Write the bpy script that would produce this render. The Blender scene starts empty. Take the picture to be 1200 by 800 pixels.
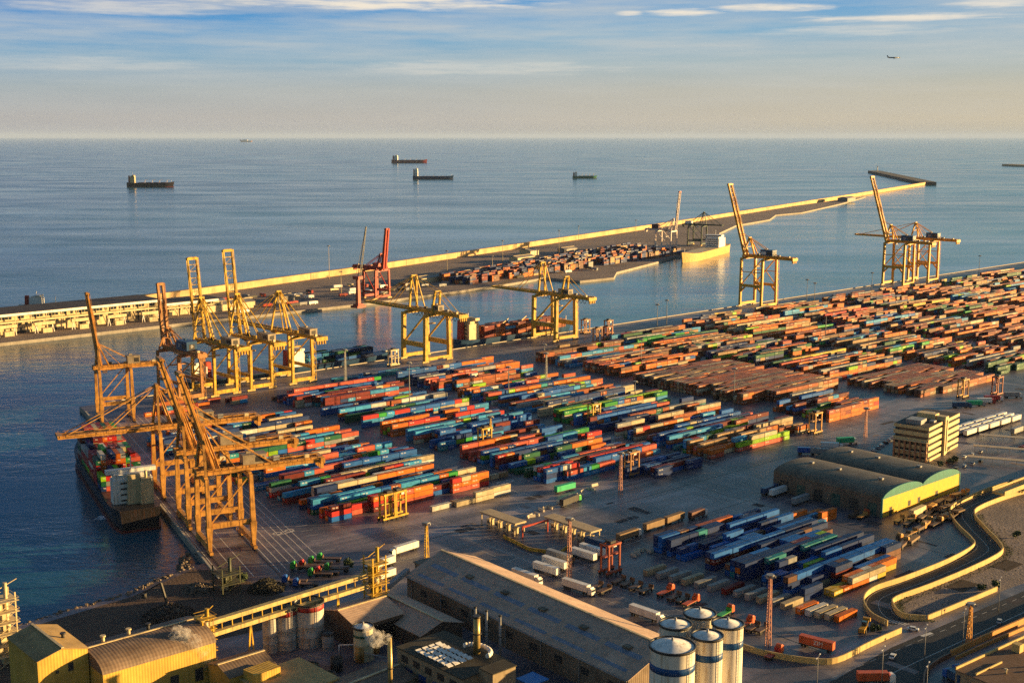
import bpy, math, random
from mathutils import Vector, Matrix, Euler
random.seed(7)
R = math.radians
C = bpy.context.scene.collection
H = 185.0                       # the hill the photograph is taken from
WZ = -3.0                       # water level under the quay top
FPX = 1458.0
PITCH = math.atan(240/1458.0)
HEAD = R(48.7)

def G(px, py, z=0.0):
    """a point of the photograph as a place on the ground (or at height z)"""
    dx = (px-600)/FPX; dy = (400-py)/FPX
    cp, sp = math.cos(PITCH), math.sin(PITCH)
    f = cp+dy*sp; k = -sp+dy*cp
    t = (z-H)/k
    X, Y = dx*t, f*t
    return (X*math.sin(HEAD)+Y*math.cos(HEAD), -X*math.cos(HEAD)+Y*math.sin(HEAD))
def PX(u, v, z=0.0):
    X = u*math.sin(HEAD)-v*math.cos(HEAD); Y = u*math.cos(HEAD)+v*math.sin(HEAD); Z = z-H
    cp, sp = math.cos(PITCH), math.sin(PITCH)
    d = Y*cp-Z*sp; up = Y*sp+Z*cp
    return 600+FPX*X/d, 400-FPX*up/d, d

# ------------------------------------------------------------------ materials
def newmat(name):
    m = bpy.data.materials.new(name); m.use_nodes = True
    nt = m.node_tree; nt.nodes.clear()
    out = nt.nodes.new('ShaderNodeOutputMaterial'); b = nt.nodes.new('ShaderNodeBsdfPrincipled')
    nt.links.new(b.outputs[0], out.inputs[0])
    return m, nt, b
def N(nt, t, **kw):
    n = nt.nodes.new(t)
    for k, v in kw.items():
        if k.startswith('i_'):
            key = k[2:]; n.inputs[int(key) if key.isdigit() else key].default_value = v
        else: setattr(n, k, v)
    return n
def ramp(nt, src, stops, interp='LINEAR'):
    r = nt.nodes.new('ShaderNodeValToRGB'); r.color_ramp.interpolation = interp
    e = r.color_ramp.elements
    while len(e) < len(stops): e.new(0.5)
    for i, (p, c) in enumerate(stops):
        e[i].position = p; e[i].color = (c if len(c) == 4 else (*c, 1))
    nt.links.new(src, r.inputs[0]); return r
def mix(nt, fac, a, b, mode='MIX'):
    m = nt.nodes.new('ShaderNodeMix'); m.data_type = 'RGBA'; m.blend_type = mode
    for val, idx in ((fac, 0), (a, 6), (b, 7)):
        if hasattr(val, 'links'): nt.links.new(val, m.inputs[idx])
        elif idx == 0: m.inputs[0].default_value = val
        else: m.inputs[idx].default_value = (*val, 1) if len(val) == 3 else val
    return m.outputs[2]
def noise(nt, scale, detail=4, rough=.55, vec=None, stretch=None):
    tc = None
    if vec is None:
        g = nt.nodes.new('ShaderNodeNewGeometry'); vec = g.outputs['Position']
    if stretch:
        mp = nt.nodes.new('ShaderNodeMapping'); mp.inputs['Scale'].default_value = stretch
        nt.links.new(vec, mp.inputs['Vector']); vec = mp.outputs[0]
    n = nt.nodes.new('ShaderNodeTexNoise'); n.inputs['Scale'].default_value = scale
    n.inputs['Detail'].default_value = detail; n.inputs['Roughness'].default_value = rough
    nt.links.new(vec, n.inputs['Vector']); return n.outputs['Fac']
def shade(c, k): return tuple(min(1, x*k) for x in c)
_mats = {}
def paint(name, col, rough=.5, dirt=.35, rust=None, scale=.35, metal=0, streak=True):
    """weathered paint: patches of grime and vertical runs"""
    if name in _mats: return _mats[name]
    m, nt, b = newmat(name)
    n1 = noise(nt, scale, 5)
    r1 = ramp(nt, n1, [(.3, shade(col, 1-dirt)), (.62, col), (.85, shade(col, 1.12))])
    c = r1.outputs[0]
    if streak:
        n2 = noise(nt, 1.0, 3, .6, stretch=(1.1, 1.1, .09))
        r2 = ramp(nt, n2, [(.52, (0, 0, 0)), (.72, (1, 1, 1))])
        c = mix(nt, r2.outputs[0], c, rust or shade(col, .55))
    nt.links.new(c, b.inputs['Base Color'])
    b.inputs['Roughness'].default_value = rough; b.inputs['Metallic'].default_value = metal; b.inputs['Specular IOR Level'].default_value = .25
    _mats[name] = m; return m
def corrugated(name, col, rough=.6, axis=(0, 1, 0), period=1.0, rust=(.10, .05, .03), amount=.5, low=.55):
    """profiled sheet: ribs, sheet seams and rust"""
    if name in _mats: return _mats[name]
    m, nt, b = newmat(name)
    g = N(nt, 'ShaderNodeNewGeometry')
    dot = N(nt, 'ShaderNodeVectorMath', operation='DOT_PRODUCT'); dot.inputs[1].default_value = axis
    nt.links.new(g.outputs['Position'], dot.inputs[0])
    w = N(nt, 'ShaderNodeMath', operation='MULTIPLY'); w.inputs[1].default_value = 2*math.pi/period
    nt.links.new(dot.outputs['Value'], w.inputs[0])
    s = N(nt, 'ShaderNodeMath', operation='SINE'); nt.links.new(w.outputs[0], s.inputs[0])
    bm = N(nt, 'ShaderNodeBump'); bm.inputs['Strength'].default_value = .3; bm.inputs['Distance'].default_value = .06
    nt.links.new(s.outputs[0], bm.inputs['Height']); nt.links.new(bm.outputs[0], b.inputs['Normal'])
    # panels of slightly different age
    fl = N(nt, 'ShaderNodeMath', operation='MULTIPLY'); fl.inputs[1].default_value = 1/7.3
    nt.links.new(dot.outputs['Value'], fl.inputs[0])
    f2 = N(nt, 'ShaderNodeMath', operation='FLOOR'); nt.links.new(fl.outputs[0], f2.inputs[0])
    wn = N(nt, 'ShaderNodeTexWhiteNoise', noise_dimensions='1D'); nt.links.new(f2.outputs[0], wn.inputs['W'])
    pr = ramp(nt, wn.outputs['Value'], [(0, shade(col, .8)), (1, shade(col, 1.1))])
    n1 = noise(nt, .12, 5, .6)
    r1 = ramp(nt, n1, [(.35, (1, 1, 1)), (.62, (0, 0, 0))])
    c = mix(nt, r1.outputs[0], pr.outputs[0], shade(col, low))
    n2 = noise(nt, .5, 4, .65, stretch=(1, 1, .25))
    r2 = ramp(nt, n2, [(.5, (0, 0, 0)), (.75, (amount,)*3)])
    c = mix(nt, r2.outputs[0], c, rust)
    nt.links.new(c, b.inputs['Base Color']); b.inputs['Roughness'].default_value = rough; b.inputs['Specular IOR Level'].default_value = .25
    _mats[name] = m; return m
def glass(name='window_glass', col=(.02, .03, .04)):
    if name in _mats: return _mats[name]
    m, nt, b = newmat(name); b.inputs['Base Color'].default_value = (*col, 1)
    b.inputs['Roughness'].default_value = .12; _mats[name] = m; return m

YEL = paint('yellow_crane_paint', (.62, .39, .045), .45, .5, (.14, .06, .02))
GOLD = paint('golden_crane_paint', (.74, .38, .02), .45, .3, (.22, .09, .02))
ORG = paint('orange_crane_paint', (.60, .30, .07), .45, .5, (.12, .05, .02))
BRN = paint('brown_orange_crane_paint', (.42, .20, .07), .5, .4, (.12, .05, .03))
RED = paint('red_crane_paint', (.42, .05, .028), .45, .4, (.15, .03, .02))
RST = paint('rust_red_carrier_paint', (.30, .065, .03), .5, .4, (.10, .03, .02))
WHT = paint('white_paint', (.80, .78, .73), .45, .15, (.38, .30, .22))
GRY = paint('grey_paint', (.30, .30, .30), .5, .3)
DRK = paint('dark_steel', (.045, .042, .04), .5, .3)
BLU = paint('blue_house_paint', (.02, .07, .17), .4, .25)
CRM = paint('cream_paint', (.62, .50, .29), .55, .2, (.30, .22, .13))
BOX = paint('bogie_paint', (.55, .38, .12), .5, .35, (.2, .1, .03))
RUB = paint('tyre_rubber', (.02, .02, .02), .8, .2, streak=False)
CONC = paint('concrete', (.33, .30, .26), .85, .3, (.20, .17, .14), .15)
CONCL = paint('pale_concrete', (.52, .46, .36), .85, .22, (.36, .30, .22), .1)
GLS = glass()
LAMP = paint('lamp_glass', (.6, .6, .6), .2, .1, streak=False)

# ------------------------------------------------------------------ mesh helper
class MB:
    def __init__(s): s.v = []; s.f = []; s.sm = []
    def add(s, vs, fs, smooth=False):
        o = len(s.v); s.v += [tuple(x) for x in vs]
        for f in fs: s.f.append([i+o for i in f]); s.sm.append(smooth)
        return s
    def box(s, c, d, rz=0, top=None):
        x, y, z = c; a, b, h = d[0]/2, d[1]/2, d[2]/2
        ta, tb = (a, b) if top is None else (top[0]/2, top[1]/2)
        ps = [(-a, -b, -h), (a, -b, -h), (a, b, -h), (-a, b, -h), (-ta, -tb, h), (ta, -tb, h), (ta, tb, h), (-ta, tb, h)]
        cs, sn = math.cos(rz), math.sin(rz)
        return s.add([(x+p[0]*cs-p[1]*sn, y+p[0]*sn+p[1]*cs, z+p[2]) for p in ps],
                     [(3, 2, 1, 0), (4, 5, 6, 7), (0, 1, 5, 4), (1, 2, 6, 5), (2, 3, 7, 6), (3, 0, 4, 7)])
    def b0(s, x0, x1, y0, y1, z0, z1): return s.box(((x0+x1)/2, (y0+y1)/2, (z0+z1)/2), (x1-x0, y1-y0, z1-z0))
    def frame(s, p, q):
        p, q = Vector(p), Vector(q); d = (q-p).normalized()
        up = Vector((0, 0, 1)) if abs(d.z) < .96 else Vector((0, 1, 0))
        a = d.cross(up).normalized(); return p, q, a, a.cross(d)
    def bar(s, p, q, w, h=None, w2=None, h2=None):
        h = h or w; w2 = w2 or w; h2 = h2 or h
        p, q, a, b = s.frame(p, q)
        ps = [p+a*i*w/2+b*j*h/2 for i, j in ((-1, -1), (1, -1), (1, 1), (-1, 1))]+[q+a*i*w2/2+b*j*h2/2 for i, j in ((-1, -1), (1, -1), (1, 1), (-1, 1))]
        return s.add(ps, [(0, 1, 2, 3), (7, 6, 5, 4), (1, 0, 4, 5), (2, 1, 5, 6), (3, 2, 6, 7), (0, 3, 7, 4)])
    def cyl(s, p, q, r, n=10, r2=None, cap=True):
        r2 = r if r2 is None else r2
        p, q, a, b = s.frame(p, q)
        ps = []
        for c, rr in ((p, r), (q, r2)):
            ps += [c+(a*math.cos(2*math.pi*i/n)+b*math.sin(2*math.pi*i/n))*rr for i in range(n)]
        fs = [(i, i+n, (i+1) % n+n, (i+1) % n) for i in range(n)]
        s.add(ps, fs, n > 7)
        if cap: o = len(s.v)-2*n; s.f.append([o+i for i in range(n)]); s.sm.append(False); s.f.append([o+2*n-1-i for i in range(n)]); s.sm.append(False)
        return s
    def lathe(s, prof, n=32, c=(0, 0)):
        ps = [(c[0]+r*math.cos(2*math.pi*i/n), c[1]+r*math.sin(2*math.pi*i/n), z) for r, z in prof for i in range(n)]
        fs = [(k*n+i, k*n+(i+1) % n, (k+1)*n+(i+1) % n, (k+1)*n+i) for k in range(len(prof)-1) for i in range(n)]
        return s.add(ps, fs, True)
    def prism(s, poly, z0, z1):
        n = len(poly)
        ar = sum(poly[i][0]*poly[(i+1) % n][1]-poly[(i+1) % n][0]*poly[i][1] for i in range(n))
        if ar < 0: poly = poly[::-1]
        ps = [(x, y, z0) for x, y in poly]+[(x, y, z1) for x, y in poly]
        return s.add(ps, [list(range(n))[::-1], [n+i for i in range(n)]]+[(i, (i+1) % n, n+(i+1) % n, n+i) for i in range(n)])
    def sheet(s, poly, z):
        n = len(poly)
        ar = sum(poly[i][0]*poly[(i+1) % n][1]-poly[(i+1) % n][0]*poly[i][1] for i in range(n))
        if ar < 0: poly = poly[::-1]
        return s.add([(x, y, z) for x, y in poly], [list(range(n))])
    def ribbon(s, pts, w, z):
        for p, q in zip(pts, pts[1:]):
            d = Vector((q[0]-p[0], q[1]-p[1])).normalized(); nn = Vector((-d.y, d.x))*w/2
            s.add([(p[0]-nn.x, p[1]-nn.y, z), (q[0]-nn.x, q[1]-nn.y, z), (q[0]+nn.x, q[1]+nn.y, z), (p[0]+nn.x, p[1]+nn.y, z)], [(0, 1, 2, 3)])
        return s
    def build(s, name, mat, parent=None, loc=None, rz=0):
        me = bpy.data.meshes.new(name); me.from_pydata(s.v, [], s.f); me.update()
        me.polygons.foreach_set('use_smooth', s.sm)
        for m in (mat if isinstance(mat, (list, tuple)) else [mat]): me.materials.append(m)
        o = bpy.data.objects.new(name, me); C.objects.link(o)
        if parent: o.parent = parent
        if loc: o.location = loc
        if rz: o.rotation_euler.z = rz
        return o
def tag(o, label, cat, group=None, kind=None):
    if label: o['label'] = label
    if cat: o['category'] = cat
    if group: o['group'] = group
    if kind: o['kind'] = kind
    return o
def thing(name, label, cat, loc=(0, 0, 0), rz=0, group=None):
    o = bpy.data.objects.new(name, None); C.objects.link(o); o.empty_display_size = .5
    o.location = loc if len(loc) == 3 else (*loc, 0); o.rotation_euler.z = rz
    return tag(o, label, cat, group)
def struct(o): o['kind'] = 'structure'; return o
_kids = {}
def copy_tree(o, loc=None, rz=None, label=None, group=None):
    c = o.copy(); C.objects.link(c)
    if loc is not None: c.location = loc if len(loc) == 3 else (*loc, 0)
    if rz is not None: c.rotation_euler.z = rz
    if label: c['label'] = label
    if group: c['group'] = group
    for ch in list(o.children):
        d = copy_tree(ch); d.parent = c
    return c
ORD = ['first', 'second', 'third', 'fourth', 'fifth', 'sixth', 'seventh', 'eighth', 'ninth', 'tenth', 'eleventh', 'twelfth', 'thirteenth', 'fourteenth', 'fifteenth', 'sixteenth', 'seventeenth', 'eighteenth', 'nineteenth', 'twentieth', 'twenty-first', 'twenty-second', 'twenty-third', 'twenty-fourth', 'twenty-fifth', 'twenty-sixth', 'twenty-seventh', 'twenty-eighth', 'twenty-ninth', 'thirtieth', 'thirty-first', 'thirty-second', 'thirty-third', 'thirty-fourth', 'thirty-fifth']

# ------------------------------------------------------------------ left quay frame (turned 14 degrees)
QD = Vector((.2447, .9696)); QP = Vector((.9696, -.2447))
QRZ = math.atan2(.9696, .2447)      # local x runs along the quay, local y towards the water
def Q(s, q): p = QD*s+QP*q; return (p.x, p.y)
QRAIL = 123.6

# ------------------------------------------------------------------ water, land
def water_mat():
    m, nt, b = newmat('sea_water')
    g = N(nt, 'ShaderNodeNewGeometry')
    n1 = noise(nt, .0011, 4, .55, stretch=(1, 1, 1))
    rot = N(nt, 'ShaderNodeMapping'); rot.inputs['Rotation'].default_value = (0, 0, R(41.3))
    nt.links.new(g.outputs['Position'], rot.inputs['Vector'])
    big = noise(nt, .0006, 4, .6, rot.outputs[0], (.35, 1.0, 1))
    rc = ramp(nt, big, [(.35, (.010, .06, .105)), (.65, (.025, .16, .20))])
    nt.links.new(rc.outputs[0], b.inputs['Base Color'])
    streaks = noise(nt, .006, 4, .65, rot.outputs[0], (.35, 1.0, 1))
    rr = ramp(nt, streaks, [(.35, (.10,)*3), (.7, (.26,)*3)])
    nt.links.new(rr.outputs[0], b.inputs['Roughness'])
    b.inputs['IOR'].default_value = 1.33
    w1 = noise(nt, .07, 4, .65, rot.outputs[0], (.6, 1, 1))
    w2 = noise(nt, .30, 3, .6, rot.outputs[0], (.5, 1, 1))
    ad = N(nt, 'ShaderNodeMath', operation='MULTIPLY_ADD'); ad.inputs[1].default_value = .28
    nt.links.new(w2, ad.inputs[0]); nt.links.new(w1, ad.inputs[2])
    bm = N(nt, 'ShaderNodeBump'); bm.inputs['Distance'].default_value = 2.0
    patch = noise(nt, .0035, 5, .65, rot.outputs[0], (.45, 1.0, 1))
    ps = ramp(nt, patch, [(.38, (.12,)*3), (.64, (.60,)*3)]); nt.links.new(ps.outputs[0], bm.inputs['Strength'])
    nt.links.new(ad.outputs[0], bm.inputs['Height']); nt.links.new(bm.outputs[0], b.inputs['Normal'])
    return m
sea = MB()
rad = 180000
sea.add([(rad*math.cos(2*math.pi*i/64), rad*math.sin(2*math.pi*i/64), WZ) for i in range(64)], [list(range(64))])
struct(sea.build('sea', water_mat()))

def ground_mat():
    m, nt, b = newmat('yard_asphalt')
    n1 = noise(nt, .012, 5, .6)
    r1 = ramp(nt, n1, [(.36, (.062, .050, .064)), (.5, (.125, .105, .125)), (.64, (.32, .265, .28))])
    n2 = noise(nt, .09, 4, .65, stretch=(.12, 1, 1))
    r2 = ramp(nt, n2, [(.42, (0, 0, 0)), (.62, (.75,)*3)])
    c = mix(nt, r2.outputs[0], r1.outputs[0], (.048, .044, .056))
    n3 = noise(nt, .10, 4, .65, stretch=(1, .14, 1))
    r3 = ramp(nt, n3, [(.52, (0, 0, 0)), (.72, (.6,)*3)])
    c = mix(nt, r3.outputs[0], c, (.31, .27, .26))
    n4 = noise(nt, .9, 3, .6)
    r4 = ramp(nt, n4, [(.3, (.72,)*3), (.7, (1.15,)*3)])
    c = mix(nt, 1.0, c, r4.outputs[0], 'MULTIPLY')
    nt.links.new(c, b.inputs['Base Color']); b.inputs['Roughness'].default_value = .5
    bm = N(nt, 'ShaderNodeBump'); bm.inputs['Strength'].default_value = .25; bm.inputs['Distance'].default_value = .15
    nt.links.new(n4, bm.inputs['Height']); nt.links.new(bm.outputs[0], b.inputs['Normal'])
    return m
GND = ground_mat()
def soil(name, a, bcol, sc=.05):
    m, nt, b = newmat(name); n1 = noise(nt, sc, 6, .65); r1 = ramp(nt, n1, [(.3, a), (.7, bcol)])
    n4 = noise(nt, .7, 4, .7); r4 = ramp(nt, n4, [(.3, (.6,)*3), (.7, (1.25,)*3)])
    nt.links.new(mix(nt, 1.0, r1.outputs[0], r4.outputs[0], 'MULTIPLY'), b.inputs['Base Color']); b.inputs['Roughness'].default_value = .9
    bm = N(nt, 'ShaderNodeBump'); bm.inputs['Strength'].default_value = .6; bm.inputs['Distance'].default_value = .6
    nt.links.new(n4, bm.inputs['Height']); nt.links.new(bm.outputs[0], b.inputs['Normal'])
    return m
SOIL = soil('brown_soil', (.055, .032, .02), (.13, .075, .045))
SAND = soil('trodden_ground', (.11, .088, .085), (.25, .20, .18), .04)
ROCK = soil('rocks', (.09, .07, .05), (.24, .18, .13), .3)
ROAD = paint('road_asphalt', (.035, .033, .035), .7, .3, streak=False, scale=.1)
LINE = paint('road_paint', (.62, .60, .56), .6, .35, streak=False, scale=.8)

def land(name, poly, mat=GND, z=0, depth=9):
    mb = MB(); mb.prism(poly, z-depth, z)
    o = mb.build(name, [mat, CONC])
    for p in o.data.polygons:
        if abs(p.normal.z) < .5: p.material_index = 1
    return struct(o)
qe = lambda s: Q(s, 119.0)
land('ground', [(-400, -500), (2600, -500), (2600, 915), (1400, 873), (600, 842), (332, 833), qe(878), qe(843), qe(528), (236, 483), (203, 470), (171, 468), (149, 464), (60, 478), (-400, 490)])
# container quay kerb lines and lane paint
mk = MB()
for q in (2.2, 9, 14.5, 26, 29.5, 33, 36.5, 40, 43.5, 47): mk.ribbon([Q(502, 119+q), Q(845, 119+q)], .35, .010)
for dv in (-3, -8, -36, -41, -46, -51): mk.ribbon([(345, 832+dv), (1400, 871+dv), (2000, 893+dv)], .35, .010)
for u in (421.5, 440, 537.5, 547.5, 651, 680): mk.ribbon([(u, 430), (u, 760)], .3, .010)
for v in (462, 450): mk.ribbon([(440, v), (620, v-8)], .25, .012)
for i in range(9): mk.ribbon([(520+i*4.6, 415), (520+i*4.6, 436)], .3, .010)
for i in range(12): mk.ribbon([(640+i*4.4, 425), (640+i*4.4, 446)], .3, .010)
for px, py in ((332, 623), (574, 571), (592, 564), (360, 664), (720, 512), (500, 470)):
    cx, cy = G(px, py)
    for k in (-1, 1):
        pts = [(cx+k*3.2+2.2*math.cos(a*math.pi/5), cy+1.6*math.sin(a*math.pi/5)) for a in range(11)]
        mk.ribbon(pts, .8, .014)
    mk.ribbon([(cx-5, cy-2.6), (cx+5, cy-2.2)], .6, .018)
struct(mk.build('road_markings', LINE))
rg = random.Random(21)
pd, pl = MB(), MB()
for i in range(130):
    u, v = rg.uniform(290, 900), rg.uniform(200, 460); w, d = rg.uniform(3, 16), rg.uniform(1.5, 6)
    if rg.random() < .5: w, d = d, w
    (pd if i % 2 else pl).add([(u, v, .003+i*.00004), (u+w, v, .003+i*.00004), (u+w, v+d, .003+i*.00004), (u, v+d, .003+i*.00004)], [(0, 1, 2, 3)])
struct(pd.build('asphalt_patches', paint('dark_asphalt_patch', (.045, .04, .048), .8, .3, streak=False)))
struct(pl.build('concrete_patches', paint('worn_concrete_patch', (.24, .20, .19), .8, .3, streak=False)))
mk2 = MB()
for i in range(34): u = 430+i*4.2; mk2.ribbon([(u, 402), (u+2, 412)], .22, .02)
for i in range(26): u = 560+i*4.0; mk2.ribbon([(u, 438), (u, 448)], .22, .02)
for v in (368, 376, 396, 428): mk2.ribbon([(300, v), (520, v+4)], .22, .02)
for u in (345, 352, 359, 402, 409): mk2.ribbon([(u, 300), (u+2, 470)], .2, .022)
for i in range(40): s0 = 520+i*8; mk2.ribbon([Q(s0, 170), Q(s0, 176)], .25, .02)
for i in range(70): u = 360+i*15; mk2.ribbon([(u, 782+i*.3), (u, 788+i*.3)], .3, .02)
struct(mk2.build('slot_markings', LINE))
dr = MB()
for v in (384, 424, 444): dr.ribbon([(330, v), (700, v+2)], .5, .026)
for u in (368, 500, 640): dr.ribbon([(u, 250), (u, 450)], .5, .028)
struct(dr.build('drain_channels', DRK))
# crane rails
rl = MB()
for q in (QRAIL, QRAIL+20): rl.bar((*Q(490, q), .05), (*Q(862, q), .05), .5, .12)
for dv in (-5, -35): rl.bar((345, 831+dv, .05), (1600, 878+dv, .05), .5, .12)
struct(rl.build('crane_rails', DRK))
# fenders and coping along the quays
cp = MB()
cp.bar((*Q(505, 119.5), .3), (*Q(870, 119.5), .3), .9, .6)
cp.bar((345, 833.2, .3), (1400, 872.2, .3), .9, .6); cp.bar((1400, 872.2, .3), (2580, 914, .3), .9, .6)
struct(cp.build('quay_coping', CONCL))

# ------------------------------------------------------------------ cranes
def text_mesh(txt, size, mat, parent, loc, rot, name='lettering'):
    cu = bpy.data.curves.new('t', 'FONT'); cu.body = txt; cu.size = size; cu.align_x = 'CENTER'; cu.align_y = 'CENTER'; cu.extrude = .04
    o = bpy.data.objects.new('t', cu); C.objects.link(o)
    bpy.context.view_layer.update()
    me = bpy.data.meshes.new_from_object(o.evaluated_get(bpy.context.evaluated_depsgraph_get()))
    bpy.data.objects.remove(o); bpy.data.curves.remove(cu)
    me.name = name; me.materials.clear(); me.materials.append(mat)
    n = bpy.data.objects.new(name, me); C.objects.link(n); n.parent = parent; n.location = loc; n.rotation_euler = rot
    return n

def crane(name, label, loc, rz, mat, g=30, s=20, h=38, hp=13, Lb=60, Lr=30, ha=24, ang=0, t=1.8, bx=3.2, bt=1.5,
          house=None, hmat=None, mark=None, hoff=0, tipmat=None, style='a', group='ship-to-shore gantry cranes', festoon=False, taper=False):
    T = thing(name, label, 'crane', loc, rz, group)
    yw, yl = g/2, -g/2
    for sx in (-1, 1):
        for y in (yw, yl):
            m = MB(); x = sx*s/2
            if style == 'portal':       # wide tapered foot under the portal beam, slim above
                m.bar((x, y, 1.6), (x, y, hp), t*.8, t*.8, t*1.7, t*1.5); m.bar((x, y, hp), (x*.9, y, h), t*1.25, t*1.15, t*.85, t*.85)
            else: m.bar((x, y, 2.2), (x*.94, y, h), t, t*1.1)
            m.build('leg', mat, T)
            b = MB(); b.box((x, y, 1.3), (6.6, 1.5, 1.3)); b.box((x, y, 2.1), (2.2, 1.2, .8))
            bo = b.build('bogie', BOX if style != 'portal' else mat, T)
            for k in (-2.3, 2.3): w = MB(); w.cyl((x+k, y-.5, .6), (x+k, y+.5, .6), .6, 10); w.build('wheel', DRK, bo)
    for y in (yw, yl):
        m = MB(); m.box((0, y, 3.6), (s-t, t*1.05, 2.6)); m.build('sill_beam', mat, T)
        m = MB(); m.box((0, y, h-.8), (s*.94-t, t*.9, 1.8)); m.build('cross_beam', mat, T)
    for sx in (-1, 1):
        x = sx*s/2*.97
        m = MB(); m.bar((x, yl+t*.5, hp), (x, yw-t*.5, hp), t*.85, t*1.3)
        if taper:
            for sy in (-1, 1): m.bar((x, sy*(g/2-.6), hp-7), (x, sy*(g/2-6.5), hp-.6), t*.6, t*.7)
        m.build('portal_beam', mat, T)
        m = MB(); m.bar((x, yw-t*.5, hp+1), (x, yl+2, h-1.5), t*.42 if style != 'portal' else t*.32)
        if style == 'x': m.bar((x, yl+t*.5, hp+1), (x, 0, (h+hp)/2), t*.3); m.bar((x, yl, (h+hp)/2), (x, yw, (h+hp)/2), t*.36)
        if style == 'portal': pass
        m.build('diagonal_brace', mat, T)
    # girder
    hg = h+1.4
    m = MB()
    for sx in (-1, 1): m.bar((sx*bx, yl-Lr, hg), (sx*bx, yw+3, hg), bt*.8, bt*1.5)
    n = int((g+Lr)/6)
    for i in range(n+1):
        y = yl-Lr+.6+(g+Lr+2)*i/n; m.bar((-bx, y, hg+bt*.4), (bx, y, hg+bt*.4), .5, .6)
        if i < n: m.bar((-bx, y, hg+bt*.5), (bx, y+(g+Lr+2)/n, hg+bt*.5), .22)
    for y in (yw, yl): m.box((0, y, h+.3), (s*.8, t*.8, .9))
    go = m.build('girder', mat, T)
    rlm = MB()
    for sx in (-1, 1):
        x = sx*(bx+1.5)
        rlm.bar((x, yl-Lr, hg+1.7), (x, yw+2, hg+1.7), .12); rlm.b0(min(x, sx*bx+sx*.65), max(x, sx*bx+sx*.65), yl-Lr, yw+2, hg+.45, hg+.57)
        for i in range(n*2+1): y = yl-Lr+(g+Lr+2)*i/(2*n); rlm.bar((x, y, hg+.5), (x, y, hg+1.7), .1)
    rlm.build('walkway', mat, go)
    # boom
    hy, hz = yw+3.2+hoff, hg
    ca, sa = math.cos(ang), math.sin(ang)
    P = lambda d, x=0, up=0: (x, hy+d*ca-up*sa, hz+d*sa+up*ca)
    m = MB(); n = int(Lb/5)
    for sx in (-1, 1):
        m.bar(P(0, sx*bx), P(Lb, sx*bx), bt*.75, bt*1.35, bt*.62, bt*.9)
    for i in range(n+1):
        d = .5+(Lb-1)*i/n; m.bar(P(d, -bx, .2), P(d, bx, .2), .5 if i < n else 1.4)
        if i < n and i % 2 == 0: m.bar(P(d, -bx, .3), P(d+(Lb-1)/n, bx, .3), .25)
    bo = m.build('boom', mat, T)
    m = MB()
    for sx in (-1, 1):
        x = sx*(bx+1.2)
        m.bar(P(1, x, 1.6), P(Lb-1, x, 1.6), .12); m.bar(P(1, x, .3), P(Lb-1, x, .3), .6, .12)
        for i in range(n+1): m.bar(P(1+(Lb-2)*i/n, x, .3), P(1+(Lb-2)*i/n, x, 1.6), .1)
    m.build('boom_walkway', mat, bo)
    m = MB(); m.box(P(Lb-1.0, 0, .4), (bx*2+2.2, 2.4, 1.6)); m.build('boom_tip', tipmat or mat, bo)
    # apex frame
    za = hg+ha
    m = MB()
    if style == 'twin':
        for sx in (-1, 1):
            m.bar((sx*bx*1.25, yw+2.5, hg), (sx*bx*.8, yw+1, za), t*.5, t*.5); m.bar((sx*bx*1.15, yw-9, hg+.5), (sx*bx*.8, yw+1, za), .8)
        m.bar((-bx*.9, yw+1, za), (bx*.9, yw+1, za), 1.1, 1.3); m.bar((-bx, yw+1.7, hg+ha*.45), (bx, yw-3, hg+ha*.45), .5)
        for sx in (-1, 1): m.bar((sx*bx*1.15, yl+2, hg), (sx*bx*.8, yl-1, hg+ha*.62), t*.5)
        m.bar((-bx*.9, yl-1, hg+ha*.62), (bx*.9, yl-1, hg+ha*.62), 1.0)
    else:
        for sx in (-1, 1):
            m.bar((sx*s*.40, yw, hg-.5), (sx*1.3, yw-1, za), t*.62, t*.7)
            m.bar((sx*bx, yw-g*.38, hg+.4), (sx*1.2, yw-1, za), t*.42)
        m.bar((-2.2, yw-1, za), (2.2, yw-1, za), 1.6, 1.3)
        k = .5; m.bar((-s*.2-.6, yw-.5, hg+ha*k), (s*.2+.6, yw-.5, hg+ha*k), .5)
    m.build('apex_frame', mat, T)
    ys = yw+1 if style == 'twin' else yw-1
    m = MB()
    for sx in (-1, 1):
        if style == 'twin':
            m.bar((sx*bx*.8, ys, za), (sx*bx*.8, yl-1, hg+ha*.62), .36); m.bar((sx*bx*.8, yl-1, hg+ha*.62), (sx*bx, yl-Lr*.75, hg+.6), .4)
        else: m.bar((sx*1.2, ys, za), (sx*bx, yl-Lr*.35, hg+.6), .55); m.bar((sx*1.2, ys, za), (sx*bx, yl+g*.25, hg+.6), .36)
    m.build('backstay', mat, T)
    m = MB()
    for sx in (-1, 1):
        if ang < .2:
            for fr in (.48, .92): m.bar((sx*1.4, ys, za), P(Lb*fr, sx*bx, .6), .42)
        else:
            m.bar((sx*1.4, ys, za), P(Lb*.30, sx*bx, .6), .34)
            m.bar(P(Lb*.30, sx*bx, .6), P(Lb*.62, sx*bx, 1.9), .34); m.bar(P(Lb*.62, sx*bx, 1.9), P(Lb*.9, sx*bx, .7), .34)
    m.build('forestay', mat, T)
    # machinery house on the girder
    hl, hw, hh, hyc = house or (12, 6, 4.6, yl-4)
    m = MB(); m.box((0, hyc, hg+1.3+hh/2), (hw, hl, hh)); m.box((0, hyc, hg+1.3+hh+.15), (hw+.5, hl+.5, .3)); m.box((hw*.1, hyc+hl*.2, hg+1.6+hh+.5), (1.6, 2, .9))
    ho = m.build('machinery_house', hmat or WHT, T)
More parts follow.
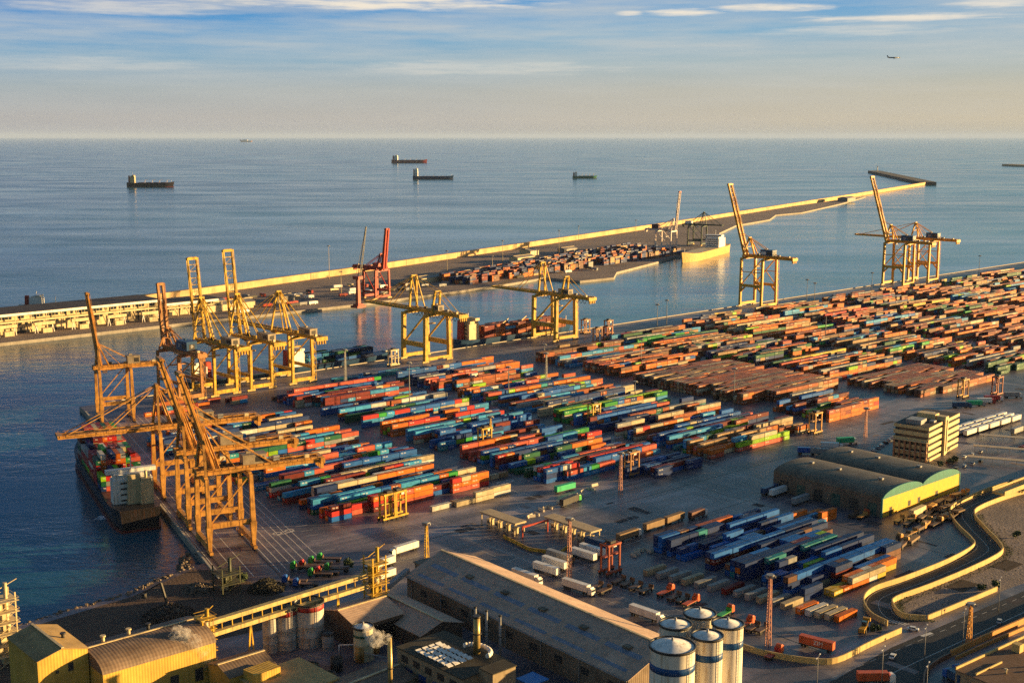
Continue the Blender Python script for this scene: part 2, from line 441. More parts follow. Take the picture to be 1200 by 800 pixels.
    m = MB(); m.box((-hw/2-.05, hyc-hl*.22, hg+1.3+hh*.5), (.1, hl*.36, hh*.55)); m.box((0, hyc-hl/2-.05, hg+1.3+hh*.45), (hw*.55, .1, hh*.6)); m.build('door', CRM if hmat is None else DRK, ho)
    if mark == 'panel':
        m = MB(); m.b0(-hw/2-.12, -hw/2-.03, hyc+hl*.05, hyc+hl*.40, hg+1.3+hh*.25, hg+1.3+hh*.75); m.build('sign_panel', WHT, ho)
    elif mark:
        text_mesh(mark, 3.0, WHT, ho, (-hw/2-.12, hyc+.4*hl*.5, hg+1.3+hh*.5), (R(90), 0, R(-90)))
        text_mesh(mark, 2.6, WHT, ho, (0, hyc-hl/2-.12, hg+1.3+hh*.5), (R(90), 0, 0))
    for k in range(4):
        m = MB(); yy = yl-Lr*.8+(g+Lr)*.22*k+1.3*(k % 2); m.box((bx*(.4 if k % 2 else -.5), yy, hg+1.9), (1.8, 2.2+.7*(k % 3), 1.8+.5*(k % 2))); m.build('equipment_cabinet', [CRM, GRY, mat, DRK][k], T)
    m = MB()
    for sx in (-.6, .6): m.bar((sx, yl-Lr*.6, hg+2.2), (sx, hy, hg+1.2), .14); m.bar((sx, hy, hg+1.2), P(Lb-1.5, sx, .9), .14)
    m.build('hoist_rope', DRK, T)
    # trolley, cabin, spreader
    yt = yl+g*.55 if ang > .2 else yl+g*.35
    m = MB(); m.box((0, yt, hg-1.4), (bx*2+1, 5, 1.2)); m.box((0, yt, hg-.7), (bx*2-1, 3, .6)); tr = m.build('trolley', DRK, T)
    m = MB(); m.box((1.2, yt+4.2, hg-3.0), (2.3, 2.6, 2.5), top=(2.3, 3.2)); cb = m.build('operator_cabin', WHT, T)
    m = MB(); m.box((1.2, yt+5.75, hg-2.9), (2.0, .12, 1.6)); m.build('cabin_window', GLS, cb)
    if style != 'portal' or ang < .2:
        m = MB(); zs = h-9
        for sx in (-1, 1):
            for sy in (-1, 1): m.bar((sx*2.0, yt+sy*1.2, hg-1.8), (sx*2.6, yt+sy*1.0, zs), .12)
        m.box((0, yt, zs-.4), (11.6, 2.2, .8)); m.build('spreader', mat, T)
    # stair tower on one landside leg
    m = MB(); x = s/2+1.6; z = 3
    k = 0
    while z < h-3:
        a, b = (-1.3, 1.3) if k % 2 else (1.3, -1.3)
        m.bar((x, yl+a, z), (x, yl+b, z+3), .9, .15); m.b0(x-.8, x+.8, yl+b-.6, yl+b+.6, z+2.95, z+3.1); z += 3; k += 1
    for sy in (-1.5, 1.5): m.bar((x+.7, yl+sy, 1), (x+.7, yl+sy, h), .2)
    m.build('stairs', mat, T)
    if festoon:
        m = MB(); y = yl-Lr+3; nl = 13
        for i in range(nl):
            w = (g+Lr-4)/nl; pts = [(-bx-1.2, y+w*k/6, hg-1.0-3.6*math.sin(math.pi*k/6)) for k in range(7)]
            for p, q in zip(pts, pts[1:]): m.bar(p, q, .32)
            y += w
        m.build('cable_festoon', DRK, T)
    m = MB(); m.box((0, yl-Lr+.3, hg-.4), (bx*2+3.4, 2.2, 2.8))
    for k in range(4): m.box((-bx+k*bx*.66, yl-Lr+.4, hg-3), (.8, 1.6, 2.8))
    m.build('girder_end_platform', mat, T)
    return T
FRZ = R(2.0)
def farq(u, vland, g): return (u, vland+g/2)
# yellow trio with raised / lowered booms at the corner of the basin
HTAN = paint('tan_house_paint', (.33, .27, .19), .55, .35)
kw = dict(g=31, s=18, h=36.5, hp=12, t=1.8, bx=3.4, bt=1.45, ha=31, Lr=26, house=(15, 6.5, 4.4, -24), hmat=HTAN)
crane('gantry_crane', 'pale yellow quay crane with raised boom, leftmost of the yellow trio at the basin corner', farq(426, 799, 31), FRZ, YEL, ang=R(83), Lb=60, **kw)
crane('gantry_crane', 'pale yellow quay crane with tallest raised boom, middle of the yellow trio', farq(456, 800, 31), FRZ, YEL, ang=R(83), Lb=64, **kw)
crane('gantry_crane', 'pale yellow quay crane with its boom lowered over the basin, right of the trio', farq(492, 801, 31), FRZ, YEL, ang=0, Lb=58, **{**kw, 'ha': 30})
crane('gantry_crane', 'rusty brown quay crane with raised box boom and dark blue machinery house', farq(398, 798, 30), FRZ, BRN, g=30, s=18, h=34, hp=14, Lb=46, ang=R(84), t=1.6, bx=1.9, bt=2.4, ha=14, Lr=18, house=(15, 8, 6.4, -12), hmat=BLU, mark='D')
kw = dict(g=29, s=26, h=40.5, hp=15, t=3.0, bx=3.2, bt=1.9, ha=28, style='twin', festoon=True, house=(9, 6, 4.4, -15), hmat=HTAN)
crane('gantry_crane', 'stout yellow quay crane with lowered boom pointing at the red cranes', farq(626, 807, 29), FRZ, YEL, ang=0, Lb=62, Lr=33, **kw)
crane('gantry_crane', 'stout yellow quay crane with lowered boom beside the brown hulled feeder ship', farq(781, 815, 29), FRZ, YEL, ang=0, Lb=64, Lr=33, **{**kw, 'house': (13, 6, 4.4, -14)})
kw = dict(g=28, s=27, h=54, hp=24, t=2.3, bx=3.0, bt=2.1, ha=20, style='x', taper=True, house=(16, 7.5, 6.5, -12), hmat=BLU)
crane('gantry_crane', 'golden quay crane standing alone with raised boom and blue machinery house', farq(1101, 829, 28), FRZ, GOLD, ang=R(72), Lb=82, Lr=32, mark='panel', **kw)
crane('gantry_crane', 'golden quay crane with raised boom, left one of the far right pair', farq(1393, 836, 28), FRZ, GOLD, ang=R(72), Lb=84, Lr=32, mark='53', **{**kw, 's': 24})
crane('gantry_crane', 'golden quay crane with lowered boom, right one of the far right pair', farq(1456, 839, 28), FRZ, GOLD, ang=0, Lb=82, Lr=32, mark='52', **{**kw, 's': 24})
# orange cranes on the left quay
def leftq(s): return Q(s, QRAIL+10)
kw = dict(g=20, s=22, h=34.5, hp=13, t=1.9, bx=3.6, bt=1.7, ha=22, hoff=-8, style='portal', house=(11, 6, 4.2, -14), hmat=HTAN)
crane('gantry_crane', 'orange quay crane nearest the camera with raised boom over the ship stern', leftq(549), QRZ, ORG, ang=R(74), Lb=48, Lr=36, **kw)
crane('gantry_crane', 'orange quay crane with raised boom, second from the camera beside the container ship', leftq(590), QRZ, ORG, ang=R(74), Lb=48, Lr=36, **kw)
crane('gantry_crane', 'orange quay crane with boom lowered across the container ship', leftq(648), QRZ, ORG, ang=0, Lb=46, Lr=34, **{**kw, 'hoff': 0})
crane('gantry_crane', 'dark orange quay crane with raised boom at the outer quay corner by the basin mouth', leftq(836), QRZ, ORG, ang=R(83), Lb=50, Lr=20, **{**kw, 's': 18, 'hoff': -5, 'bx': 1.8, 'bt': 2.0, 'ha': 16, 'house': (8, 6, 5, -13)})
# cranes on the opposite mole
crane('gantry_crane', 'red quay crane with raised box boom on the opposite mole', (826, 1178), R(188), RED, g=20, s=22, h=34, hp=9, t=2.0, bx=1.9, bt=2.8, ha=17, ang=R(82), Lb=47, Lr=26, house=(9, 6, 4.5, 2), hmat=RED)
crane('gantry_crane', 'white quay crane with red tipped raised boom on the opposite mole', (1507, 1340), R(198), paint('white_crane_paint', (.74, .66, .60), .5, .2, (.40, .14, .10)), tipmat=RED, g=26, s=24, h=36, hp=10, t=1.8, bx=2.8, bt=1.5, ha=18, ang=R(84), Lb=62, Lr=22, house=(12, 7, 6.5, -18), hmat=paint('maroon_house_paint', (.10, .03, .04)))
crane('gantry_crane', 'dark green quay crane beside the yellow hulled ship on the opposite mole', (1655, 1400), R(200), paint('dark_green_crane_paint', (.05, .075, .06)), g=24, s=26, h=34, hp=9, t=1.7, bx=2.6, bt=1.4, ha=22, ang=0, Lb=30, Lr=14)
def slewing(loc):
    T = thing('slewing_crane', 'red portal slewing crane with dark lattice jib beside the red quay crane', 'crane', loc, R(10))
    m = MB(); m.box((0, 0, 2.0), (13, 11, 2.4)); m.box((0, 0, 4), (8, 8, 2)); m.build('portal_base', RED, T)
    m = MB(); m.bar((0, 0, 4), (0, 0, 32), 4.2, 4.2, 3.0, 3.0); m.build('tower', RED, T)
    m = MB(); m.box((0, 0, 33.5), (7, 9, 3.5)); m.build('slewing_house', RED, T)
    m = MB(); a, b = Vector((2, 0, 32)), Vector((14, 0, 88))
    for sx, sy in ((-1, -1), (-1, 1), (1, -1), (1, 1)): m.bar(a+Vector((sx*1.3, sy*1.3, 0)), b+Vector((sx*.4, sy*.4, 0)), .5)
    for i in range(14):
        p = a.lerp(b, i/14); q = a.lerp(b, (i+1)/14); k = 1.3-.9*i/14; sg = 1 if i % 2 else -1
        m.bar(p+Vector((-sg*k, -k, 0)), q+Vector((sg*k, -k, 0)), .3); m.bar(p+Vector((k, -sg*k, 0)), q+Vector((k, sg*k, 0)), .3)
    m.build('lattice_jib', paint('jib_grey', (.09, .09, .095)), T)
    m = MB(); m.bar((-3, 0, 36), (14, 0, 88), .3); m.build('hoist_cable', DRK, T)
slewing((*G(420, 361), 0))

# ------------------------------------------------------------------ containers
PAL = {'light blue': (.035, .29, .58), 'blue': (.008, .115, .42), 'dark blue': (.008, .035, .15), 'teal': (.02, .25, .28), 'dark green': (.008, .10, .045),
       'lime green': (.26, .50, .012), 'green': (.025, .32, .05), 'red': (.52, .025, .02), 'salmon red': (.55, .10, .06), 'dark red': (.17, .018, .015), 'orange': (.62, .15, .012),
       'rust brown': (.36, .095, .030), 'brown': (.16, .075, .045), 'tan': (.38, .24, .12), 'beige': (.50, .41, .26), 'white': (.66, .63, .56), 'grey': (.30, .30, .29), 'yellow': (.62, .42, .05)}
def cont_mat():
    m, nt, b = newmat('container_paint')
    at = N(nt, 'ShaderNodeVertexColor', layer_name='Col')
    uv = N(nt, 'ShaderNodeUVMap', uv_map='UVMap')
    sep = N(nt, 'ShaderNodeSeparateXYZ'); nt.links.new(uv.outputs[0], sep.inputs[0])
    n1 = noise(nt, .35, 5, .65); r1 = ramp(nt, n1, [(.32, (.62,)*3), (.55, (1,)*3), (.8, (1.12,)*3)])
    c = mix(nt, 1.0, at.outputs['Color'], r1.outputs[0], 'MULTIPLY')
    n2 = noise(nt, 1.2, 4, .7, stretch=(1, 1, .3)); r2 = ramp(nt, n2, [(.60, (0, 0, 0)), (.80, (.45,)*3)])
    c = mix(nt, r2.outputs[0], c, (.10, .055, .035))
    # lettering-sized pale panel on some sides (alpha carries a per-container random number)
    rnd = at.outputs['Alpha']
    def rng(src, lo, hi):
        a = N(nt, 'ShaderNodeMath', operation='GREATER_THAN'); a.inputs[1].default_value = lo; nt.links.new(src, a.inputs[0])
        d = N(nt, 'ShaderNodeMath', operation='LESS_THAN'); d.inputs[1].default_value = hi; nt.links.new(src, d.inputs[0])
        e = N(nt, 'ShaderNodeMath', operation='MULTIPLY'); nt.links.new(a.outputs[0], e.inputs[0]); nt.links.new(d.outputs[0], e.inputs[1]); return e.outputs[0]
    # steel frame: darker along the edges of every panel (uv in metres, z flag in the third channel is not available, so edges by pingpong)
    s1 = N(nt, 'ShaderNodeMath', operation='SINE'); mm = N(nt, 'ShaderNodeMath', operation='MULTIPLY'); mm.inputs[1].default_value = 2*math.pi/.42
    nt.links.new(sep.outputs[0], mm.inputs[0]); nt.links.new(mm.outputs[0], s1.inputs[0])
    bm = N(nt, 'ShaderNodeBump'); bm.inputs['Strength'].default_value = .35; bm.inputs['Distance'].default_value = .04
    nt.links.new(s1.outputs[0], bm.inputs['Height']); nt.links.new(bm.outputs[0], b.inputs['Normal'])
    edge = rng(sep.outputs[1], .16, 2.44)
    c = mix(nt, edge, mix(nt, 1.0, c, (.5, .5, .5), 'MULTIPLY'), c)
    a1 = rng(sep.outputs[0], 1.0, 4.4); a2 = rng(sep.outputs[1], 1.35, 2.1); a3 = rng(rnd, .5, 2.0)
    pr = N(nt, 'ShaderNodeMath', operation='MULTIPLY'); nt.links.new(a1, pr.inputs[0]); nt.links.new(a2, pr.inputs[1])
    pr2 = N(nt, 'ShaderNodeMath', operation='MULTIPLY'); nt.links.new(pr.outputs[0], pr2.inputs[0]); nt.links.new(a3, pr2.inputs[1])
    nl = noise(nt, 1.7, 2, .5, uv.outputs[0], (1, .4, 1)); rl2 = ramp(nt, nl, [(.47, (0, 0, 0)), (.53, (.75,)*3)])
    pr3 = mix(nt, 1.0, rl2.outputs[0], pr2.outputs[0], 'MULTIPLY'); c = mix(nt, pr3, c, (.62, .60, .55))
    nt.links.new(c, b.inputs['Base Color']); b.inputs['Roughness'].default_value = .5; b.inputs['Specular IOR Level'].default_value = .15
    return m
CMAT = cont_mat()
CL, CW, CH = 12.19, 2.44, 2.6
conts = []      # dict(u,v,z,rz,L,col,exp,label)
def cont_geom(L, pos=(0, 0, 0), rz=0):
    a, b, h = L/2, CW/2, CH
    cs, sn = math.cos(rz), math.sin(rz)
    ps = [(-a, -b, .05), (a, -b, .05), (a, b, .05), (-a, b, .05), (-a, -b, h), (a, -b, h), (a, b, h), (-a, b, h)]
    vs = [(pos[0]+x*cs-y*sn, pos[1]+x*sn+y*cs, pos[2]+z) for x, y, z in ps]
    fs = [(4, 5, 6, 7), (0, 1, 5, 4), (1, 2, 6, 5), (2, 3, 7, 6), (3, 0, 4, 7), (3, 2, 1, 0)]
    uvs = [[(0, 0), (L, 0), (L, CW), (0, CW)], [(0, 0), (L, 0), (L, h), (0, h)], [(0, 0), (CW, 0), (CW, h), (0, h)], [(0, 0), (L, 0), (L, h), (0, h)], [(0, 0), (CW, 0), (CW, h), (0, h)], [(0, 0), (L, 0), (L, CW), (0, CW)]]
    return vs, fs, uvs
def cont_mesh(name, items):
    vs, fs, uv, cc = [], [], [], []
    for (u, v, z, rz, L, col) in items:
        a, f, t = cont_geom(L, (u, v, z), rz); o = len(vs); vs += a
        for i, q in enumerate(f):
            fs.append([k+o for k in q]); uv += [x for p in t[i] for x in p]
            cc += list(col)*4
    me = bpy.data.meshes.new(name); me.from_pydata(vs, [], fs)
    l = me.uv_layers.new(name='UVMap'); l.data.foreach_set('uv', uv)
    ca = me.color_attributes.new('Col', 'FLOAT_COLOR', 'CORNER'); ca.data.foreach_set('color', cc)
    me.materials.append(CMAT); me.update(); return me
def pick(pal):
    names, w = zip(*pal); return random.choices(names, w)[0]
MIXB = [('light blue', 20), ('blue', 15), ('dark blue', 12), ('teal', 3), ('red', 8), ('salmon red', 9), ('orange', 9), ('lime green', 6), ('green', 3), ('dark green', 4), ('white', 3), ('beige', 6), ('dark red', 5), ('rust brown', 5), ('brown', 3), ('grey', 3)]
MIXA = [('orange', 22), ('rust brown', 28), ('tan', 14), ('salmon red', 4), ('dark red', 10), ('brown', 12), ('beige', 4), ('light blue', 4), ('blue', 5), ('lime green', 3), ('dark green', 5), ('grey', 4), ('white', 1), ('red', 2)]
MIXG = [('orange', 20), ('rust brown', 22), ('tan', 14), ('lime green', 6), ('dark green', 9), ('green', 2), ('salmon red', 3), ('beige', 4), ('brown', 12), ('dark red', 6), ('light blue', 4), ('dark blue', 8), ('grey', 5), ('yellow', 3), ('red', 3)]
MIXD = [('dark blue', 40), ('blue', 26), ('light blue', 2), ('dark red', 14), ('brown', 6), ('rust brown', 3), ('teal', 4), ('lime green', 4), ('beige', 2), ('grey', 2), ('orange', 3)]
MIXT = [('tan', 30), ('rust brown', 40), ('brown', 18), ('beige', 8), ('orange', 12)]
def block(u0, ncol, v0, v1, pal, label=None, pitch=4.0, hmax=3, fill=.9, const=None, front=None, lanes=(), pf=None, nf=0):
    rows = int((v1-v0)/pitch); hs = {}; zone = {}
    for r in range(rows):
        v = v0+r*pitch
        base = random.choice([1, 2, 3, 3, 2, 3, 3]) if hmax >= 3 else random.choice([1, 1, 2])
        if any(a < v < b for a, b in lanes) or (pitch > 3.5 and r % 7 == 6): base = 0
        c0, c1 = (0, ncol)
        if random.random() < .45: c0 += random.choice([0, 0, 1, 2])
        if random.random() < .45: c1 -= random.choice([0, 0, 1, 2])
        for c in range(ncol):
            h = base if c0 <= c < c1 else 0
            if h and random.random() < .2: h += random.choice([-1, -1, 1])
            if random.random() > (fill if 0 < c < ncol-1 else fill-.1): h = 0
            if const is not None and h: h = const if random.random() < .93 else const-1
            hs[r, c] = max(0, min(hmax, h))
            if front is not None and r in front: hs[r, c] = front[r][c] if c < len(front[r]) else 0
    for r in range(rows):
        runs = {}
        for c in range(ncol):
            h = hs[r, c]
            for t in range(h):
                if (r, t) not in runs or random.random() < .24:
                    zk = (r//5, c//4)
                    if zk not in zone: zone[zk] = pick([q for q in pal if q[0] not in ('lime green', 'white', 'yellow', 'teal', 'red')])
                    runs[r, t] = pick(pf) if pf and r < nf else zone[zk] if random.random() < .52 else pick(pal)
                col = runs[r, t]
                exp = t == h-1 or hs.get((r-1, c), 0) <= t
                lab = None
                if label:
                    tier = ['ground tier', 'second tier', 'third tier', 'fourth tier'][t]
                    lab = (tier, ORD[c], ORD[r] if r < len(ORD) else None, label)
                two = random.random() < .17
                for k in ((-1, 1) if two else (0,)):
                    conts.append(dict(u=u0+c*12.6+6.3+k*3.15, v=v0+r*pitch+(.5 if r % 2 == 0 else -.5)*(pitch > 3.5)+random.uniform(-.08, .08), z=t*CH, rz=0, L=6.06 if two else CL, col=col if not two else pick(pf if pf and r < nf else pal), exp=exp, lab=lab, half={-1: 'left-hand short', 1: 'right-hand short', 0: ''}[k]))
L1 = 'nearest block'
block(318, 8, 496, 700, MIXB, L1, lanes=((612, 618), (655, 663)), pf=[('red', 5), ('salmon red', 4), ('orange', 4), ('lime green', 3), ('beige', 2), ('dark red', 3), ('blue', 2)], nf=3)
block(484, 4, 445, 471, [('dark blue', 8), ('blue', 6), ('dark red', 1)], hmax=2, fill=.98, const=2)
block(443, 7, 474, 770, MIXB, lanes=((560, 568), (640, 650), (700, 712)))
block(550, 8, 452, 770, MIXB, lanes=((520, 527), (590, 600), (690, 700)), pf=[('orange', 8), ('rust brown', 6), ('tan', 4), ('beige', 3), ('light blue', 2), ('lime green', 2), ('salmon red', 3)], nf=5)
block(682, 5, 462, 520, MIXA, hmax=3)
block(682, 8, 524, 640, MIXT, pitch=3.1, const=3, fill=.995)
block(690, 8, 655, 775, MIXA, lanes=((705, 712),))
block(798, 8, 462, 530, MIXT, pitch=3.1, const=2, fill=.99)
block(800, 8, 540, 800, MIXG, lanes=((610, 618), (700, 707)))
for i, u0 in enumerate((925, 1048, 1172, 1296, 1420, 1545, 1670, 1795, 1920)):
    block(u0, 8, 470+(i % 3)*7, 812+i*3, MIXG if i % 2 == 0 else MIXA, lanes=((560+i*5, 568+i*5), (650, 660), (735, 742)), fill=.92)
block(352, 6, 770, 792, MIXB, hmax=2, fill=.7)
block(500, 9, 785, 797, [('blue', 5), ('light blue', 5), ('dark blue', 4), ('teal', 2)], hmax=2, fill=.6)
# block beside the curved road
L2 = 'block by curved road'
block(404, 6, 277, 366, MIXD, pf=[('yellow', 3), ('orange', 4), ('beige', 3), ('lime green', 2), ('white', 1)], nf=2, label=L2, pitch=2.75, hmax=3, fill=.93, front={0: [0, 1, 2, 2, 0, 0], 1: [0, 1, 2, 2, 2, 0]})
block(484, 2, 336, 352, [('lime green', 4), ('beige', 3), ('orange', 3), ('light blue', 3)], 'short block before warehouse', pitch=2.8, hmax=2)
def loose(px, py, col, L=CL, rz=0, z=0, lab=None, off=(0, 0)):
    u, v = G(px, py) if z == 0 else off
    conts.append(dict(u=u, v=v, z=z, rz=rz, L=L, col=col, exp=True, lab=lab, half=''))
    return u, v
# pale boxes lying side by side on the open lot
for k in range(6): conts.append(dict(u=384+k*1.2, v=344-k*6.0, z=0, rz=0, L=CL, col='grey' if k % 3 else 'beige', exp=True, half='', lab='%s container, %s from the left in the row parked near the red straddle carrier' % ('grey' if k % 3 else 'beige', ORD[k])))
for k in range(6):
    cn = ['dark red', 'grey', 'grey', 'beige', 'grey', 'beige'][k]
    conts.append(dict(u=392+k*.9, v=308-k*5.2, z=0, rz=0, L=CL, col=cn, exp=True, half='', lab='%s container, %s from the left in the second row across the open lot' % (cn, ORD[k])))
for k in range(5):
    cn = ['orange', 'white', 'beige', 'beige', 'orange'][k]
    conts.append(dict(u=397+k*1.1, v=275-k*3.7, z=0, rz=0, L=CL, col=cn, exp=True, half='', lab='%s container, %s from the left in the row by the lit mast' % (cn, ORD[k])))
for k, (u, v, z, cn, L) in enumerate([(386, 476, 0, 'beige', CL), (398.6, 476, 0, 'beige', CL), (411, 477, 0, 'white', CL), (386, 479, 0, 'tan', CL), (398.6, 476, CH, 'beige', CL), (411, 477, CH, 'beige', CL), (372, 478, 0, 'white', CL), (422, 503, 0, 'beige', 6.06), (428.5, 503, 0, 'beige', 6.06), (435, 503, 0, 'tan', 6.06)]):
    conts.append(dict(u=u, v=v, z=z, rz=0, L=L, col=cn, exp=True, half='', lab='%s container, %s of the pale ones in front of the nearest yard block' % (cn, ORD[k])))
# opposite mole
for i in range(460):
    u = random.uniform(985, 1520); k = (u-1010)/490
    v = 1216+k*92+random.choice(range(0, 7))*15*(.6+.7*k)+random.uniform(-1, 1)
    cn = pick([('dark blue', 8), ('dark red', 7), ('rust brown', 10), ('orange', 6), ('grey', 2), ('tan', 6), ('brown', 8)])
    for j in range(3):
        for t in range(random.choice([2, 3, 3, 4])): conts.append(dict(u=u+j*2.2, v=v+j*2.6, z=t*CH, rz=R(14), L=CL, col=cn if random.random() < .7 else 'dark blue', exp=False, lab=None, half=''))

# ------------------------------------------------------------------ ships
def hull_pts(Lh, B, n=26, bow=.26, stern=.10):
    out = []
    for i in range(n+1):
        x = -Lh/2+Lh*i/n; f = i/n
        w = 1.0
        if f > 1-bow: w = max(0.015, 1-((f-(1-bow))/bow)**2.1)
        if f < stern: w = .78+.22*math.sin(f/stern*math.pi/2)
        out.append((x, B/2*w, f))
    return out
def hull(mb, Lh, B, z0, z1, rake=.0, sheer=0, flare=.9):
    st = hull_pts(Lh, B); n = len(st)
    vs = []
    for x, w, f in st:
        sh = sheer*max(0, (f-.75)/.25)**2+sheer*.35*max(0, (.15-f)/.15)
        xr = x-rake*max(0, (f-.8)/.2)
        vs += [(xr, -w*flare, z0), (x, -w, z1+sh), (x, w, z1+sh), (xr, w*flare, z0)]
    fs = []
    for i in range(n-1):
        a, b = 4*i, 4*i+4
        fs += [(a, b, b+1, a+1), (a+1, b+1, b+2, a+2), (a+2, b+2, b+3, a+3), (a+3, b+3, b, a)]
    fs += [(0, 1, 2, 3), (4*n-1, 4*n-2, 4*n-3, 4*n-4)]
    return mb.add(vs, fs)
def ship(name, label, loc, rz, Lh, B, dk, hullmat, bottom=True, bridge=(-.36, 12, 16), kind='bulk', supmat=WHT, funnel=RED, deckmat=None, z=WZ, group=None):
    T = thing(name, label, 'ship', (*loc, z), rz, group)
    if bottom: hull(MB(), Lh, B, -1, 1.2, rake=4, flare=.97).build('hull_bottom', paint('antifouling_red', (.20, .035, .025)), T)
    hull(MB(), Lh*1.0, B*1.004, 1.2 if bottom else -1, dk, rake=5, sheer=dk*.35).build('hull', hullmat, T)
    m = MB(); hull(m, Lh*.97, B*.94, dk-.2, dk+.1, sheer=0); m.build('deck', deckmat or paint('deck_paint', (.16, .07, .05)), T)
    bxp, bl, bh = bridge; bx = bxp*Lh
    m = MB(); m.box((bx, 0, dk+bh*.36), (bl, B*.80, bh*.72)); m.box((bx+bl*.06, 0, dk+bh*.80), (bl*.8, B*.72, bh*.16)); m.box((bx+bl*.2, 0, dk+bh*.92), (bl*.42, B*1.0, bh*.12))
    so = m.build('superstructure', supmat, T)
    m = MB()
    for k in range(4): m.box((bx+bl*.5+.04, 0, dk+bh*(.12+.17*k)), (.1, B*.62, bh*.05))
    m.box((bx+bl*.41+.06, 0, dk+bh*.93), (.1, B*.9, bh*.06))
    for k in range(4): m.box((bx-bl*.5-.04, 0, dk+bh*(.12+.17*k)), (.1, B*.5, bh*.05))
    m.build('window', GLS, so)
    m = MB(); m.bar((bx, 0, dk+bh*.95), (bx, 0, dk+bh*1.35), .5); m.bar((bx, -2, dk+bh*1.2), (bx, 2, dk+bh*1.2), .25); m.build('mast', WHT, so)
    m = MB(); m.box((bx-bl*.75, 0, dk+bh*.45), (bl*.36, B*.28, bh*.9), top=(bl*.3, B*.24)); m.build('funnel', funnel, T)
    m = MB(); m.cyl((Lh*.44, 0, dk), (Lh*.44, 0, dk+9), .4, 6); m.box((Lh*.44, 0, dk+1), (5, B*.3, 2)); m.build('foremast', WHT, T)
    if kind == 'bulk':
        for k in range(4):
            x = -Lh*.2+k*Lh*.155
            m = MB(); m.box((x, 0, dk+.9), (Lh*.10, B*.62, 1.7)); m.build('hatch_cover', deckmat or paint('deck_paint', (.16, .07, .05)), T)
            m = MB(); xx = x+Lh*.078; m.cyl((xx, 0, dk), (xx, 0, dk+10), .9, 8); m.bar((xx, 0, dk+9.5), (xx+Lh*.07, 3, dk+13), .7); m.build('deck_crane', CRM, T)
    elif kind == 'tanker':
        m = MB()
        for y in (-1.2, 0, 1.2): m.bar((-Lh*.26, y, dk+1.2), (Lh*.38, y, dk+1.2), .5)
        for k in range(5): m.bar((-Lh*.2+k*Lh*.11, -B*.34, dk+1.4), (-Lh*.2+k*Lh*.11, B*.34, dk+1.4), .6)
        m.build('deck_pipes', GRY, T)
        m = MB(); m.bar((0, B*.2, dk), (0, B*.2, dk+9), .8); m.bar((0, B*.2, dk+9), (11, B*.2, dk+11), .6); m.build('hose_crane', CRM, T)
    return T
HB = paint('black_hull', (.018, .016, .018), .4, .3, (.06, .03, .02)); HR = paint('red_hull', (.28, .05, .04), .4); HBL = paint('blue_hull', (.02, .055, .12), .35); HGR = paint('green_hull', (.06, .22, .13), .4)
# the sea ships
def sea_pos(px, py): return G(px, py, WZ)
V1 = math.atan2(math.sin(HEAD-math.pi/2), math.cos(HEAD-math.pi/2))   # heading to the right in the picture
def seaship(label, x0, x1, py, hm, kind, dk, rz, B, br, **k):
    a, b = sea_pos(x0, py), sea_pos(x1, py); Lh = math.dist(a, b)/max(.5, math.cos(rz))
    return ship('cargo_ship', label, ((a[0]+b[0])/2, (a[1]+b[1])/2), V1+rz, Lh, B, dk, hm, kind=kind, bridge=br, group='ships out at sea', **k)
seaship('black bulk carrier with cream bridge, leftmost of the ships at sea', 150, 204, 219, HB, 'bulk', 15, R(5), 28, (-.38, 17, 30), supmat=CRM)
seaship('red hulled bulk carrier with white bridge, farther of the middle two ships at sea', 459, 501, 191, HR, 'bulk', 20, R(-5), 40, (-.38, 26, 36))
seaship('dark blue tanker with a tall narrow white bridge at sea', 484, 532, 210, HBL, 'tanker', 13, R(-4), 26, (-.42, 14, 36))
seaship('small green cargo ship, rightmost of the ships at sea', 671, 700, 209, HGR, 'bulk', 10, R(3), 18, (-.38, 12, 20))
a = sea_pos(289, 166.5)
ship('cargo_ship', 'pale cargo ship with orange bow on the hazy horizon', a, V1, 400, 60, 40, paint('faded_orange_hull', (.6, .34, .2)), bridge=(-.15, 200, 42), kind='none', group='ships out at sea')
# moored ships
cs = Q(682, 105)
T = ship('container_ship', 'black hulled container ship moored under the orange cranes, stern to the camera', Q(680, 104.2), math.atan2(QD.y, QD.x), 168, 24, 10, HB, bridge=(-.385, 8, 17), kind='none', deckmat=paint('ship_deck_brown', (.12, .05, .04)), funnel=CRM)
m = MB(); m.box((-.385*168-8, -5.5, 16), (5, 6, 12)); m.box((-.385*168-8, -5.5, 22.6), (4, 4.5, 1.6)); m.cyl((-.385*168-8, -5.5, 23), (-.385*168-8, -5.5, 27), .7, 8); m.build('engine_casing', CRM, T)
SHIPPAL = [('red', 20), ('salmon red', 12), ('orange', 10), ('dark red', 8), ('green', 5), ('lime green', 4), ('dark blue', 5), ('white', 3), ('grey', 5), ('beige', 2), ('dark green', 4)]
for bay in range(8):
    for row in range(9):
        hh = [4, 6, 6, 5, 6, 7, 6, 4][bay]-(1 if row in (0, 8) else 0)-(random.random() < .3)
        hh = max(hh, 3)
        if bay >= 6 and (row < 8-bay*.6 and row < 2 or row > 6): hh = 0
        s = 644+bay*13.4; q = 104.2-9.9+row*2.48
        for t in range(max(0, hh)):
            p = Q(s, q); cn = pick(SHIPPAL)
            conts.append(dict(u=p[0], v=p[1], z=WZ+10.2+t*CH, rz=math.atan2(QD.y, QD.x), L=CL, col=cn, exp=(t == hh-1), half='', lab='%s ship container, %s bay from the bridge, %s from the water side' % (cn, ORD[bay], ORD[row])))
u, v = 700, 850
kx = dict(bridge=(-.38, 12, 16))
ship('feeder_ship', 'dark blue feeder ship with tall bridge and deck cranes moored beside the stout yellow crane', (762, 861), FRZ, 150, 20, 8, HBL, kind='bulk', bridge=(-.40, 12, 20), supmat=CRM)
